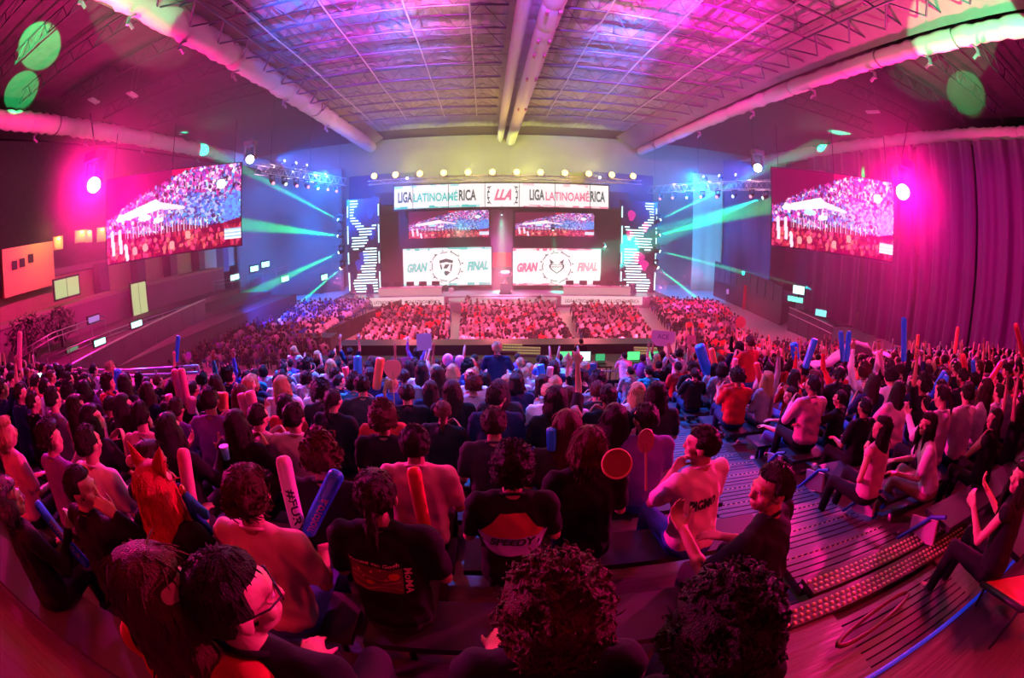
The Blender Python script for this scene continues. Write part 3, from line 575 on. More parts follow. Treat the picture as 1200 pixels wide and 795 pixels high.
# ---- live crowd picture: a coloured LED grid mesh, shared by the four video screens
def led_grid(nx=168, ny=94):
    rg = np.random.RandomState(3); u, v = np.meshgrid((np.arange(nx) + .5) / nx, (np.arange(ny) + .5) / ny)
    im = np.zeros((ny, nx, 3)); im[:] = (.10, .0, .03)
    def blob(cx, cy, rx_, ry_, col, a=1):
        x0 = max(0, int((cx - rx_) * nx)); x1 = min(nx, int((cx + rx_) * nx) + 2); y0 = max(0, int((cy - ry_) * ny)); y1 = min(ny, int((cy + ry_) * ny) + 2)
        if x1 <= x0 or y1 <= y0: return
        m = (((u[y0:y1, x0:x1] - cx) / rx_) ** 2 + ((v[y0:y1, x0:x1] - cy) / ry_) ** 2 < 1)[..., None]
        im[y0:y1, x0:x1] = np.where(m, im[y0:y1, x0:x1] * (1 - a) + np.array(col) * a, im[y0:y1, x0:x1])
    top = lambda x: .50 + .48 * min(1, max(0, (x - .05)) / .62) ** .8      # upper outline of the crowd on the picture
    im[(v > .9) & (u > .5)] = (.55, .0, .06)
    for k in range(5200):
        cx, cy = rg.rand(), .30 + .7 * rg.rand()
        if cy > top(cx) + rg.normal(0, .02): continue
        w1 = max(0, 1 - abs(cx - .85) * 3 - abs(cy - .42) * 2)
        pals = [(.75, .05, .45), (.55, .03, .4), (.9, .35, .8), (.25, .05, .45), (.95, .8, 1), (.02, .01, .05)] if rg.rand() > .25 + .65 * (cx > .45) * (cy < .62) else [(.02, .15, .75), (.03, .35, .9), (.3, .75, 1), (.02, .04, .25), (.02, .01, .06), (.15, .1, .6)]
        c = np.array(pals[rg.randint(6)]) * rg.uniform(.5, 1.3)
        blob(cx, cy, rg.uniform(.004, .014), rg.uniform(.012, .034), c)
    for k in range(260):                                        # blue patch right of centre, and pale peaks
        blob(rg.normal(.72, .07), rg.normal(.52, .07), .012, .02, [(.01, .12, .7), (.02, .35, .8), (.01, .03, .3), (.3, .5, .9)][rg.randint(4)])
        blob(rg.normal(.93, .04), rg.normal(.42, .1), .012, .02, (.05, .4 * rg.rand() + .1, .85))
    for s in np.linspace(0, 1, 60):                             # white banner held over the crowd
        blob(.1 + .28 * s, .50 + .10 * s, .02 + .01 * s, .035 + .035 * s, (1, .85 + .1 * rg.rand(), .9)); blob(.38 + .2 * s, .60 - .07 * s, .02, .05 - .03 * s, (1, .75, .95))
    blob(.86, .76, .035, .06, (.85, .95, 1)); blob(.4, .42, .03, .035, (.9, .9, 1)); blob(.3, .47, .05, .04, (.4, .85, 1))
    lo = v < .30 + .03 * np.sin(u * 14); im[lo] = (.16, .0, .02)
    for k in range(240): blob(rg.rand(), .24 * rg.rand() + .02, rg.uniform(.006, .016), rg.uniform(.014, .04), [(.5, .02, .04), (.3, .01, .03), (.9, .15, .12), (.7, .05, .15)][rg.randint(4)], .9)
    for k in range(30): im[(abs(u - (.15 + k * .021)) < .003) & (v > .26) & (v < .38)] = (.75, .7, .8) if k % 2 else (.3, .2, .4)
    for x_, yb, yt in ((.045, .10, .36), (.105, .11, .36), (.15, .02, .18)):
        for s in np.linspace(0, 1, 50): blob(x_ + .01 * (1 - s) , yb + (yt - yb) * s, .013, .02, (1, .75, .9))
    for x_, y_ in ((.3, .12), (.62, .2), (.5, .1), (.22, .1)): blob(x_, y_, .02, .05, (1, .35, .3))
    cap = (u > .88) & (v > .09) & (v < .21); im[cap] = (.35, .6, .85); im[cap & ((np.floor(v * ny) % 4) < 2)] = (.9, .95, 1)
    b = MB(); gx = np.arange(nx + 1) / nx - .5; gy = np.arange(ny + 1) / ny - .5
    V = [(x, 0, z) for z in gy for x in gx]; F = [(j * (nx + 1) + i, j * (nx + 1) + i + 1, (j + 1) * (nx + 1) + i + 1, (j + 1) * (nx + 1) + i) for j in range(ny) for i in range(nx)]
    b.add(V, F); me = b.mesh('video_picture', False); ca = me.color_attributes.new('col', 'FLOAT_COLOR', 'CORNER')
    c4 = np.ones((ny * nx, 4, 4), dtype=np.float32); c4[:, :, :3] = im.reshape(-1, 3)[:, None, :]; ca.data.foreach_set('color', c4.ravel())
    m = bpy.data.materials.new('video_led'); m.use_nodes = True; nt = m.node_tree; bs = nt.nodes['Principled BSDF']; a = nt.nodes.new('ShaderNodeVertexColor'); a.layer_name = 'col'
    bs.inputs['Base Color'].default_value = (0, 0, 0, 1); nt.links.new(a.outputs[0], bs.inputs['Emission Color']); bs.inputs['Emission Strength'].default_value = 1.35; m.cycles.emission_sampling = 'NONE'
    me.materials.append(m); return me
LED = led_grid()
def video(name, c, right, up, wdt, hgt, **k):
    right = Vector(right).normalized(); up = Vector((0, 0, 1)); n = right.cross(up)      # n points towards the viewer when right = +x: (0,-1,0)
    t = empty(name, c, math.atan2(right.y, right.x), **k)
    o = link('picture', LED, t); o.scale = (wdt, 1, hgt); o.location = (0, -.02, 0)
    b = MB(); b.box((0, .14, 0), (wdt + .16, .24, hgt + .16)); b.obj('cabinet', M_black, t)
    for s in (-1, 0, 1): bar('hanger', (s * wdt * .45, .15, hgt / 2), (s * wdt * .45, .15, hgt / 2 + 3.2), .03, M_dark, t)
    return t
for s, (a, c, d, e) in enumerate([(479, 249, 573, 278), (604, 249, 696, 278)]):
    x0, x1, z0, z1 = quad_px(a, c, d, e, Y0 - .3); video('video_screen', ((x0 + x1) / 2, Y0 - .3, (z0 + z1) / 2), (1, 0, 0), 0, x1 - x0, z1 - z0, label=['left small video wall showing the crowd, above the teal GRAN FINAL', 'right small video wall showing the crowd, above the pink GRAN FINAL'][s], cat='screen', group='video screens')
for s in (0, 1):
    if s == 0: pi = at_d(282, 236, 32); po = at_d(125, 281, 33)
    else: pi = at_d(905, 242, 32); po = at_d(1047, 266, 33)
    pi.z = po.z = 2.85 if s == 0 else 2.6; c = (pi + po) / 2
    rt = (pi - po) if s == 0 else (po - pi); rt.z = 0
    video('video_screen', c, rt, 0, rt.length, 5.6 if s == 0 else 5.3, label=['big angled video screen at left beside the pink lamp', 'big angled video screen at right beside the pink lamp'][s], cat='screen', group='video screens')

# ---- centre column with red band
panel('column_panel', at_y(577, 0, 46.6).x, at_y(601, 0, 46.6).x, -6.1, 2.2, 46.6, mat('column_grey', (.12, .16, .17), .6), None)['kind'] = 'structure'
x0, x1, z0, z1 = quad_px(577, 296, 601, 313, 46.4); panel('red_band', x0, x1, z0, z1, 46.4, emat('red_led', (.9, .06, .1), .8), None); tag(C.objects[-1], 'short red light panel in the dark gap between the two lettered screens', 'light panel')
# proscenium: dark frame behind screens
b = MB(); b.box((.3, 48.5, -.8), (27.5, .3, 10.6)); b.obj('wall_stage_back', mat('stage_black', (.05, .06, .07), .8, vary=.3, scale=.5), None, kind='structure')
# trophy on pedestal
t = empty('trophy', at_y(592, 332, 43.5), label='silver white trophy standing on the tall dark pedestal at centre stage', cat='trophy')
b = MB(); b.lathe([(.22, 0), (.24, .1), (.12, .16), (.08, .35), (.1, .45), (.3, .62), (.42, .85), (.44, 1.05), (.36, 1.2), (.3, 1.16), (.34, 1.04)], 20); b.obj('cup', mat('trophy_silver', (.9, .9, .92), .25, .4, emit=(1, 1, 1), es=0), t, True)
for s in (-1, 1): b = MB(); b.tube([(s * .36, 0, 1.1), (s * .62, 0, 1.0), (s * .6, 0, .75), (s * .32, 0, .62)], .04, 6); b.obj('handle', M_steel, t, True)
q = at_y(592, 332, 43.5); t = empty('pedestal', (q.x, q.y, -6.1), label='tall dark teal pedestal under the trophy at centre stage', cat='pedestal')
b = MB(); b.box((0, 0, (q.z + 6.1) / 2), (.95, .8, q.z + 6.1 - .02)); b.obj('column', mat('pedestal_teal', (.03, .09, .09), .4), t); b = MB(); b.box((0, 0, .08), (1.2, 1, .14)); b.obj('plinth', M_black, t)
# players' desks with monitors
for s, (xa, xb, lab) in enumerate([(-11.8, -5.5, 'left player desk with a row of dark monitors on the stage'), (6.1, 12.8, 'right player desk with a row of dark monitors on the stage')]):
    t = empty('player_desk', ((xa + xb) / 2, 43.2, -6.1), label=lab, cat='desk', group='player desks'); L_ = xb - xa
    b = MB(); b.box((0, 0, .78), (L_, .9, .07)); b.obj('desk_top', mat('desk_pink', (.5, .25, .35), .4), t); b = MB(); b.box((0, -.4, .4), (L_, .06, .72)); b.obj('front_panel', emat('desk_lit', (1, .5, .6), .55), t)
    for k in range(5):
        mo = empty('monitor', ((xa + xb) / 2 + (k - 2) * L_ / 5, 43.25, -6.1 + .82), label='%s monitor on the %s player desk, counted from stage left' % (ordn[k], ['left', 'right'][s]), cat='monitor', group='player monitors')
        b = MB(); b.box((0, 0, .3), (.75, .06, .42)); b.obj('case', M_black, mo); b = MB(); b.box((0, 0, .06), (.06, .05, .16)); b.box((0, 0, .0), (.3, .2, .02)); b.obj('stand', M_black, mo)
# ---- LED light towers
SP = [(0, [(0, .3)]), (3, [(0, .16)]), (6, [(0, .2)]), (7, [(.05, .34)]), (8, [(.12, .42)]), (9, [(.2, .5), (.8, 1)]), (10, [(.3, .95)]), (11, [(.35, .8)]), (13, [(.1, .66)]), (15, [(.08, .62)]), (16, [(.08, .55)]), (17, [(.1, .3), (.55, .95)]), (18, [(.5, .98)]), (21, [(.52, .98)]), (23, [(.4, .92)]), (26, [(.25, .9)]), (28, [(.1, .98)]), (30, [(.12, .55), (.8, 1)]), (32, [(.2, .55), (.85, 1)])]
for s, (a, c, d, e) in enumerate([(406, 235, 447, 343), (728, 235, 768, 343)]):
    Yt = 45; x0, x1, z0, z1 = quad_px(a, c, d, e, Yt); W = x1 - x0; H = z1 - z0
    t = empty('light_tower', ((x0 + x1) / 2, Yt, -6.1), label=['left LED tower of glowing bars with blue patches', 'right LED tower of glowing bars with pink patches'][s], cat='light tower', group='LED towers flanking the stage'); oz = Vector(((x0 + x1) / 2, Yt, -6.1))
    b = MB(); b.box((0, .3, (z0 + z1) / 2 + 6.1), (W, .4, H + .1)); b.obj('backing', mat('tower_back', (.03, .05, .09), .5), t)
    for sd in (-1, 1):
        for q in range(4):
            zz = z0 + 6.1 + H * (q + .5) / 4; b = MB(); b.box((sd * W * .47, .02, zz), (.1, .1, H / 4 * (.78 if (q + sd) % 2 else .5))); b.obj('edge_tube', emat('tube_cyan', (.6, 1, 1), 2.0), t)
    me_b = None
    for r in range(33):
        k = max(i for i in range(len(SP)) if SP[i][0] <= r)
        for u0, u1 in SP[k][1]:
            j = .02 * math.sin(r * 2.3); u0_, u1_ = max(.03, u0 + j), min(.97, u1 + j)
            if s: u0_, u1_ = 1 - u1_, 1 - u0_
            zz = z1 + 6.1 - H * (r + .5) / 33; b = MB(); b.box(((u0_ + u1_ - 1) / 2 * W * .84, .04, zz), ((u1_ - u0_) * W * .84, .06, H / 33 * .42)); b.obj('led_bar', emat('bar_white', (.6, .97, 1), 2.6), t)
    rg = random.Random(5 + s)
    for (u, v_, ru, rv) in [(.5, .38, .3, .11), (.32, .3, .24, .1), (.8, .62, .18, .1), (.3, .72, .16, .1), (.75, .84, .2, .1)]:
        if s: u = 1 - u
        P = [[((u - .5) * W * .86 + ru * W * .5 * math.cos(q) * (1 + .25 * math.sin(3 * q + rg.random())), z0 + 6.1 + H * v_ + rv * H * .6 * math.sin(q)) for q in [2 * math.pi * i / 16 for i in range(16)]]]
        flat('colour_patch', P, .075, emat('patch_blue', (.04, .1, .85), .7) if s == 0 else emat('patch_pink', (1, .03, .4), .9), t)
# ---- front lamp truss with twelve warm blinders
t = empty('lamp_truss', (.4, Y0 - .4, 6.0), label='long box truss above the stage carrying the warm lamps', cat='truss')
for dy in (-.2, .2):
    for dz in (-.45, -.05): bar('chord', (-13.8, dy, dz - .35), (14.2, dy, dz - .35), .035, M_truss, t)
for i in range(28): bar('brace', (-13.8 + i, -.2, -.8 + .4 * (i % 2)), (-12.8 + i, -.2, -.4 - .4 * (i % 2)), .02, M_truss, t)
for i, px in enumerate([438.5, 463.5, 492, 520, 548.5, 577, 605.5, 633.5, 662, 690, 717, 742]):
    q = at_y(px, 206.5 - 4.8 * (1 - ((i - 5.5) / 5.5) ** 2), Y0 - .9)
    bl = empty('blinder_lamp', q, label='warm glowing blinder lamp, %s from the left on the stage truss' % ordn[i], cat='stage lamp', group='warm lamps on the stage truss')
    b = MB(); b.lathe([(.34, 0), (.36, .1), (.3, .45), (.15, .55)], 16, (0, 0, 0), axis='y'); b.obj('housing', M_black, bl, True)
    b = MB(); b.lathe([(.32, -.02), (.22, -.12), (.02, -.16)], 16, (0, 0, 0), axis='y'); b.obj('lens', emat('warm_lens', (1, .66, .2), 5), bl, True)
    b = MB(); b.tube([(-.4, .2, 0), (-.4, .2, -.55), (.4, .2, -.55), (.4, .2, 0)], .03, 6); b.obj('yoke', M_dark, bl)
    if i % 2 == 0: spot('blinder_light', q + Vector((.6, -.6, .1)), q + Vector((.6, -1, 5)), (1, .62, .10), 600, 120, .9, .3); point('blinder_glow', q + Vector((.6, -.6, .1)), (1, .62, .12), 416, .2)
for px, py, lab in [(477, 209, 'small white pin lamp between the left warm lamps'), (703, 208, 'small white pin lamp between the right warm lamps')]:
    q = at_y(px, py, Y0 - .7); e = empty('pin_lamp', q, label=lab, cat='stage lamp'); b = MB(); b.ball((0, 0, 0), .13); b.obj('lens', emat('cool_lens', (.8, .8, 1), 10), e, True); b = MB(); b.lathe([(.14, .05), (.12, .3)], 10, axis='y'); b.obj('housing', M_black, e)
# ---- side trusses with moving heads
def moving_head(p, tgt, label, col=None, es=6, size=1, power=0, deg=8, blend=.3, cat='stage lamp', group=None, up=False, beam_col=None, rad=.06):
    p = Vector(p); t = empty('moving_head', p, label=label, cat=cat, group=group); s = size
    d = (Vector(tgt) - p).normalized(); q = d.to_track_quat('Z', 'Y').to_matrix(); sg = -1 if up else 1
    bar('clamp', (0, 0, .5 * s * sg), (0, 0, (.5 * s + .42) * sg), .03, M_dark, t)
    hx = .95 if group and 'towers' in group else .46
    if group and size > 1: bar('hook_bar', (-hx, 0, .56 * (1 if sg > 0 else -1)), (hx, 0, .56 * (1 if sg > 0 else -1)), .025, M_dark, t)
    b = MB(); b.box((0, 0, .46 * s * sg), (.34 * s, .28 * s, .14 * s)); b.obj('base', M_black, t)
    for ya in (-1, 1): b = MB(); b.box((ya * .17 * s, 0, .2 * s * sg), (.05 * s, .12 * s, .42 * s)); b.obj('yoke_arm', M_black, t)
    bar('yoke_bar', (-.18 * s, 0, .39 * s * sg), (.18 * s, 0, .39 * s * sg), .03 * s, M_black, t)
    b = MB(); v = []; prof = [(.08, -.24), (.13, -.2), (.15, 0), (.15, .16), (.13, .2)]
    b.lathe([(r * s, z * s) for r, z in prof], 14); b.v = [x @ np.array(q).T for x in b.v]; b.obj('head', M_dark, t, True)
    if col:
        b = MB(); b.lathe([(.12 * s, .2 * s), (.09 * s, .25 * s), (.01, .27 * s)], 14); b.v = [x @ np.array(q).T for x in b.v]; b.obj('lens', emat('lens_%d_%d_%d_%d' % (col[0] * 9, col[1] * 9, col[2] * 9, es), col, es), t, True)
    if power: spot('beam_light', p + d * .4 * s, tgt, beam_col or col, power, deg, blend, rad)
    return t
def box_truss(p0, p1, label, w_=.45):
    p0, p1 = Vector(p0), Vector(p1); d = (p1 - p0); n = d.length; d.normalize(); sd = Vector((-d.y, d.x, 0)).normalized() * w_ / 2; up = Vector((0, 0, w_ / 2))
    t = empty('side_lighting_truss', (0, 0, 0), label=label, cat='truss')
    for a in (-1, 1):
        for c in (-1, 1): bar('chord', p0 + sd * a + up * c, p1 + sd * a + up * c, .04, M_truss, t)
    k = int(n / .6)
    for i in range(k):
        a, c = p0.lerp(p1, i / k), p0.lerp(p1, (i + 1) / k); f = 1 if i % 2 else -1
        bar('brace', a + sd + up * f, c + sd - up * f, .022, M_truss, t); bar('brace', a - sd + up * f, c - sd - up * f, .022, M_truss, t)
    return t
TL = (at_y(302, 198, 33), at_y(402, 214, 47)); TR = (at_y(905, 217, 34), at_y(762, 223, 50))
box_truss(TL[0], TL[1], 'left box truss with hanging lamps beside the stage', .8); box_truss(TR[0], TR[1], 'right box truss with hanging lamps beside the stage', .8)
for s, (A, B) in enumerate((TL, TR)):
    for u in (.2, .5, .8): point('truss_fill', A.lerp(B, u) + Vector((0, -1.1, .5)), [(1, .45, .75), (.5, .6, 1), (1, .4, .6)][int(u * 3)], 160, .15)  # added points without fixtures, they brighten the truss bars
    for u in (.12, .55, .95): bar('truss_cable', A.lerp(B, u), A.lerp(B, u) + Vector((0, 0, 12.8 - A.lerp(B, u).z)), .02, M_dark, None); tag(C.objects[-1], 'thin %s steel cable holding the %s side truss' % (['outer', 'middle', 'inner'][int(u * 2.2)], ['left', 'right'][s]), 'cable')
    for i in range(7):
        u = .14 + i * .125; p = A.lerp(B, u) - Vector((0, 0, .95)); c = [(1, .25, .35), (.6, .9, 1), (1, .3, .5)][i % 3]
        moving_head(p, (0 if i % 2 else (-6 if s == 0 else 6), p.y - 8, -6), '%s hanging lamp under the %s side truss, counted from its outer end' % (ordn[i], ['left', 'right'][s]), c, 3, 1.3, group='lamps under the side trusses')
        if i < 3: moving_head(A.lerp(B, u + .1) + Vector((0, 0, .95)), (0, p.y, 14), '%s upright lamp on top of the %s side truss' % (ordn[i], ['left', 'right'][s]), (.7, .85, 1), 4, 1.1, up=True, group='lamps on top of the side trusses')
# bright side lamps
for p, lab in ((at_d(293, 187, 35), 'bright white moving head at the outer end of the left side truss'), (at_d(888, 197, 35), 'bright white moving head at the outer end of the right side truss')):
    t = moving_head(p, (0, 0, 0), lab, (.8, .97, 1), 14, 2.6)
    point('side_lamp_light', p + Vector((0, -1, 0)), (.15, .3, 1), 500, .2)
for p, lab, sg in ((PL, 'big pink white moving head glowing left of the left screen', 1), (PR, 'big pink white moving head glowing right of the right screen', -1)):
    t = moving_head(p, (0, 0, 0), lab, (1, .75, 1), 22, 3.8)
    bar('bracket', (0, .3, 1.2), (sg * -5.5, 3, 6.5), .06, M_dark, t)
# ---- green beam heads beside the towers
gl = 'green beam lamp %s beside the %s light tower'
hh = ['at the top', 'second from the top', 'third from the top', 'at the bottom']
BE = [((399, 259), (318, 216), 4.5, .0), ((399, 277), (270, 262), 9, 0), ((400, 295), (240, 374), 7, 0), ((401.5, 313), (356, 352), 4.5, 0)]
BR = [((771, 259), (834, 228), 4.5, 0), ((770, 276.5), (915, 238), 9, 0), ((770, 294), (880, 322), 3.5, 0), ((768.5, 312), (812, 346), 4.5, 0)]
for s, L_ in enumerate((BE, BR)):
    for i, (a, c, deg, _) in enumerate(L_):
        p = at_y(a[0], a[1], 44.5); q = at_y(c[0], c[1], 43.0)
        moving_head(p, q, gl % (hh[i], ['left', 'right'][s]), (.5, 1, .95), 16, 1.3, 1700000 if deg < 6 else 1200000, deg * 1.1, .6, group='beam lamps beside the towers', beam_col=(.0, .9, .35) if deg < 6 else (0, 1, .16))
moving_head(at_y(897, 231, 36), at_y(780, 274, 42), 'green beam lamp at the outer end of the right side truss', (.5, 1, .95), 12, 1.3, 700000, 13, .6, beam_col=(0, .8, .5))
for a, c, lab in [((549, 348), (530, 330), 'floor beam lamp left of the trophy'), ((632, 348), (660, 332), 'floor beam lamp right of the trophy'), ((708, 287), (727, 325), 'small cyan beam lamp left of the right tower')]:
    moving_head(at_y(a[0], a[1], 41.2 if a[1] > 300 else 45), at_y(c[0], c[1], 44), lab, (.8, 1, 1), 8, 1.0, 150000, 5, .4, up=True, beam_col=(.4, .9, .9))
for a, c, lab in [((588, 250), (588, 285), 'green down light above the red band'), ((648, 268), (650, 292), 'green down light above the right lettered screen')]:
    moving_head(at_y(a[0], a[1], 45.2), at_y(c[0], c[1], 45), lab, (.4, 1, .8), 5, .8, 100000, 14, .5, beam_col=(0, .9, .35))
# stage deck wash
for xx in (-8, 0, 8): spot('deck_wash', (xx, 43.5, 1.8), (xx, 45.5, -6), (1, .08, .55), 5600, 90, .8, .3)
spot('deck_teal', (-4, 44.5, 1.6), (-3, 46.5, -6), (.02, .8, .55), 5000, 80, .8, .3)
spot('deck_spot', (.3, 42, 1.5), (.6, 42.5, -6), (1, .6, .9), 13500, 36, .6, .3)
spot('centre_teal', (.3, 46.2, 2.2), (.3, 45.8, -6), (0, .8, .45), 2500, 40, .8, .2)


# ---- sound desk zone and black riser in front of the floor blocks
b = MB(); b.box((0, 21.5, -6.25), (16.4, 1.2, 1.75)); b.obj('black_riser', M_black, None, label='long black draped riser between the stand and the floor blocks', cat='riser')
b = MB(); b.box((1, 17, -6.4), (20, 6.5, 1.4)); b.obj('mix_platform', M_black, None, label='low black platform carrying the sound and light desks', cat='platform')
def desk(x, y, wd, label, screens):
    t = empty('mixing_desk', (x, y, -5.7), label=label, cat='desk', group='control desks at the mix position')
    b = MB(); b.box((0, 0, .74), (wd, .8, .05)); b.obj('desk_top', M_black, t)
    for sx_ in (-1, 1):
        for sy in (-1, 1): bar('leg', (sx_ * (wd / 2 - .06), sy * .34, 0), (sx_ * (wd / 2 - .06), sy * .34, .74), .025, M_dark, t)
    for (dx, w_, h_, col, es, lab) in screens:
        e = empty('laptop', (x + dx, y + .1, -4.93), label=lab, cat='laptop', group='lit screens at the mix position')
        b = MB(); b.box((0, 0, .012), (w_, .26, .02)); b.obj('keyboard_base', M_dark, e)
        b = MB(); b.box((0, .17, .02 + h_ / 2), (w_, .02, h_)); b.obj('lid', M_black, e); b = MB(); b.box((0, .155, .02 + h_ / 2), (w_ * .92, .008, h_ * .88)); b.obj('screen', emat('lap%d_%d_%d' % tuple(int(c * 9) for c in col), col, es), e)
desk(.9, 16.2, 1.8, 'control desk with a lit yellow console left of the laptops', [])
desk(3.1, 16.2, 2.2, 'control desk with a bright white laptop', [(-.6, .5, .42, (.1, .8, .25), 1.4, 'green lit laptop left of the white one'), (.1, .55, .4, (.5, 1, .9), 2.4, 'brightest white green laptop at the mix position'), (.75, .4, .3, (.05, .5, .2), 1.0, 'dim green laptop right of the white one')])
desk(5.7, 16.2, 2.0, 'control desk with two green screens right of the standing technician', [(-.5, .55, .38, (.1, .8, .25), 1.3, 'left one of the two green screens right of the technician'), (.3, .5, .38, (.1, .7, .3), 1.1, 'right one of the two green screens right of the technician')])
for px, py, wd, lab in [(596, 412, 1.1, 'pale yellow lit mixing console left of centre'), (620, 416, .9, 'small dark console with orange keys beside the yellow one'), (757, 416, 1.0, 'tilted yellow lit console under the hand held sign')]:
    p = at_z(px, py, -4.9 if px < 700 else -4.9); t = empty('mixing_console', p, R(-8), label=lab, cat='console')
    b = MB(); b.add([(-wd / 2, -.3, 0), (wd / 2, -.3, 0), (wd / 2, .3, 0), (-wd / 2, .3, 0), (-wd / 2, -.3, .08), (wd / 2, -.3, .08), (wd / 2, .3, .26), (-wd / 2, .3, .26)], [(3, 2, 1, 0), (4, 5, 6, 7), (0, 1, 5, 4), (1, 2, 6, 5), (2, 3, 7, 6), (3, 0, 4, 7)]); b.obj('case', mat('console_grey', (.16, .15, .13), .5), t)
    b = MB()
    for i in range(10):
        for j in range(3): b.box((-wd / 2 + wd * (i + .5) / 10, -.2 + j * .2, .12 + (j * .06)), (wd / 14, .12, .03))
    b.obj('key_field', emat('key_yellow', (.8, .6, .2), .5 if px != 620 else .15), t, kind='stuff')
for px, lab in ((686, 'blue lit barricade panel left of the child'), (659, 'blue lit barricade panel behind the front row, leftmost')):
    q = at_y(px, 428, 12.0); t = empty('barricade', (q.x, 12.0, -5.0), label=lab, cat='barrier'); 
    b = MB(); b.box((0, 0, .75), (.62, .05, 1.2)); b.obj('sheet', mat('barrier_blue', (.08, .25, .7), .4), t); b = MB(); b.tube([(-.33, 0, 0), (-.33, 0, 1.4), (.33, 0, 1.4), (.33, 0, 0)], .02, 6); b.obj('frame', M_steel, t)
q = at_y(718, 430, 11.6); t = empty('barricade', (q.x, 11.6, -5.2), label='dark barricade with white letters OF beside the child', cat='barrier')
for i in range(6): bar('picket', (-.45 + i * .18, 0, .1), (-.45 + i * .18, 0, 1.45), .015, M_steel, t)
bar('top_bar', (-.47, 0, 1.45), (.47, 0, 1.45), .025, M_steel, t); b = MB(); b.box((0, -.03, .95), (.75, .02, .5)); b.obj('sign_plate', M_black, t)
me = fit(text_mesh('OF', 1, .004, bold=.02), .45, .32); o = link('lettering', me, t, mat('text_white', (.8, .8, .85), .6)); o.location = (0, -.05, .95); o.rotation_euler = (R(90), 0, 0)
# black fence beside the left aisle of the floor
fa = at_z(385, 386, -6.0); fb = at_z(471, 351, -6.0)
t = empty('floor_barrier', (0, 0, 0), label='black diagonal barrier left of the left floor block', cat='barrier'); n = 12
for i in range(n):
    a, c = fa.lerp(fb, i / n), fa.lerp(fb, (i + .95) / n); b = MB(); b.add([(a.x, a.y, a.z), (c.x, c.y, c.z), (c.x, c.y, FLOOR), (a.x, a.y, FLOOR), (a.x - .08, a.y, a.z), (c.x - .08, c.y, c.z), (c.x - .08, c.y, FLOOR), (a.x - .08, a.y, FLOOR)], [(0, 1, 2, 3), (7, 6, 5, 4), (0, 4, 5, 1), (1, 5, 6, 2), (2, 6, 7, 3), (3, 7, 4, 0)]); b.obj('panel', M_black, t)
# dark equipment blocks left of the runway
q = at_z(375, 393, -6.2); b = MB(); b.box((q.x - .6, q.y, -6.7), (3.2, 1.4, 1.0)); b.obj('equipment_case', M_black, None, label='dark equipment block left of the pink runway', cat='case')

# ================================================================== HAZE in the hall in front of the stand
hz = MB(); hz.box((1, 37.3, 2.7), (72, 46.5, 19.4)); hm = bpy.data.materials.new('haze'); hm.use_nodes = True; nt = hm.node_tree; nt.nodes.remove(nt.nodes['Principled BSDF'])
vs_ = nt.nodes.new('ShaderNodeVolumeScatter'); vs_.inputs['Color'].default_value = (1, 1, 1, 1); vs_.inputs['Density'].default_value = .0085; vs_.inputs['Anisotropy'].default_value = .25
nt.links.new(vs_.outputs[0], nt.nodes['Material Output'].inputs['Volume'])
hz.obj('haze', hm, None, kind='stuff', label='thin stage haze filling the hall', cat='haze')

# ================================================================== PEOPLE
V3 = Vector
def nrm(v): return v.normalized()
HAND = {}
def hand_prims(b, wrist, d, palm_n, side, curl=.5, spread=.25, s=1.0, nu=8, nv=6, fr=.0088):
    """palm and five separate fingers; d = forearm direction, palm_n = palm normal, side = +1 thumb along d x n"""
    d = nrm(d); n = nrm(palm_n - d * palm_n.dot(d)); t = d.cross(n) * side
    w = V3(wrist)
    for k in range(4):
        o = (k - 1.5)
        base = w + d * .02 * s + t * (-o * .014 * s); kn = w + d * ((.088 - abs(o - -.3) * .004) * s) + t * (-o * .0215 * s)
        b.cap(base, kn, .0145 * s, .0122 * s, nu, nv)
        Ls = [(.040, .026, .020), (.045, .029, .021), (.042, .027, .020), (.033, .021, .018)][k]
        p = kn; dr = nrm(d + t * (-o * spread * .22))
        for j, L in enumerate(Ls):
            a = curl * (.75, 1.0, .8)[j]; dr = nrm(dr * math.cos(a) + n * math.sin(a)); q = p + dr * L * s
            b.cap(p, q, (fr + .0008 - .0007 * j) * s, (fr - .0007 * j) * s, nu, nv); p = q
    p = w + d * .022 * s + t * .022 * s; dr = nrm(d * .72 + t * .68 + n * .25)
    for j, L in enumerate((.042, .032, .026)):
        dr = nrm(dr + (d * .35 + n * .35 * (.4 + curl)) * (j > 0)); q = p + dr * L * s; b.cap(p, q, (.0135 - .002 * j) * s, (.0118 - .0018 * j) * s, nu, nv); p = q
def rotm(yaw, pitch, roll=0): return Matrix.Rotation(yaw, 3, 'Z') @ Matrix.Rotation(pitch, 3, 'X') @ Matrix.Rotation(roll, 3, 'Y')
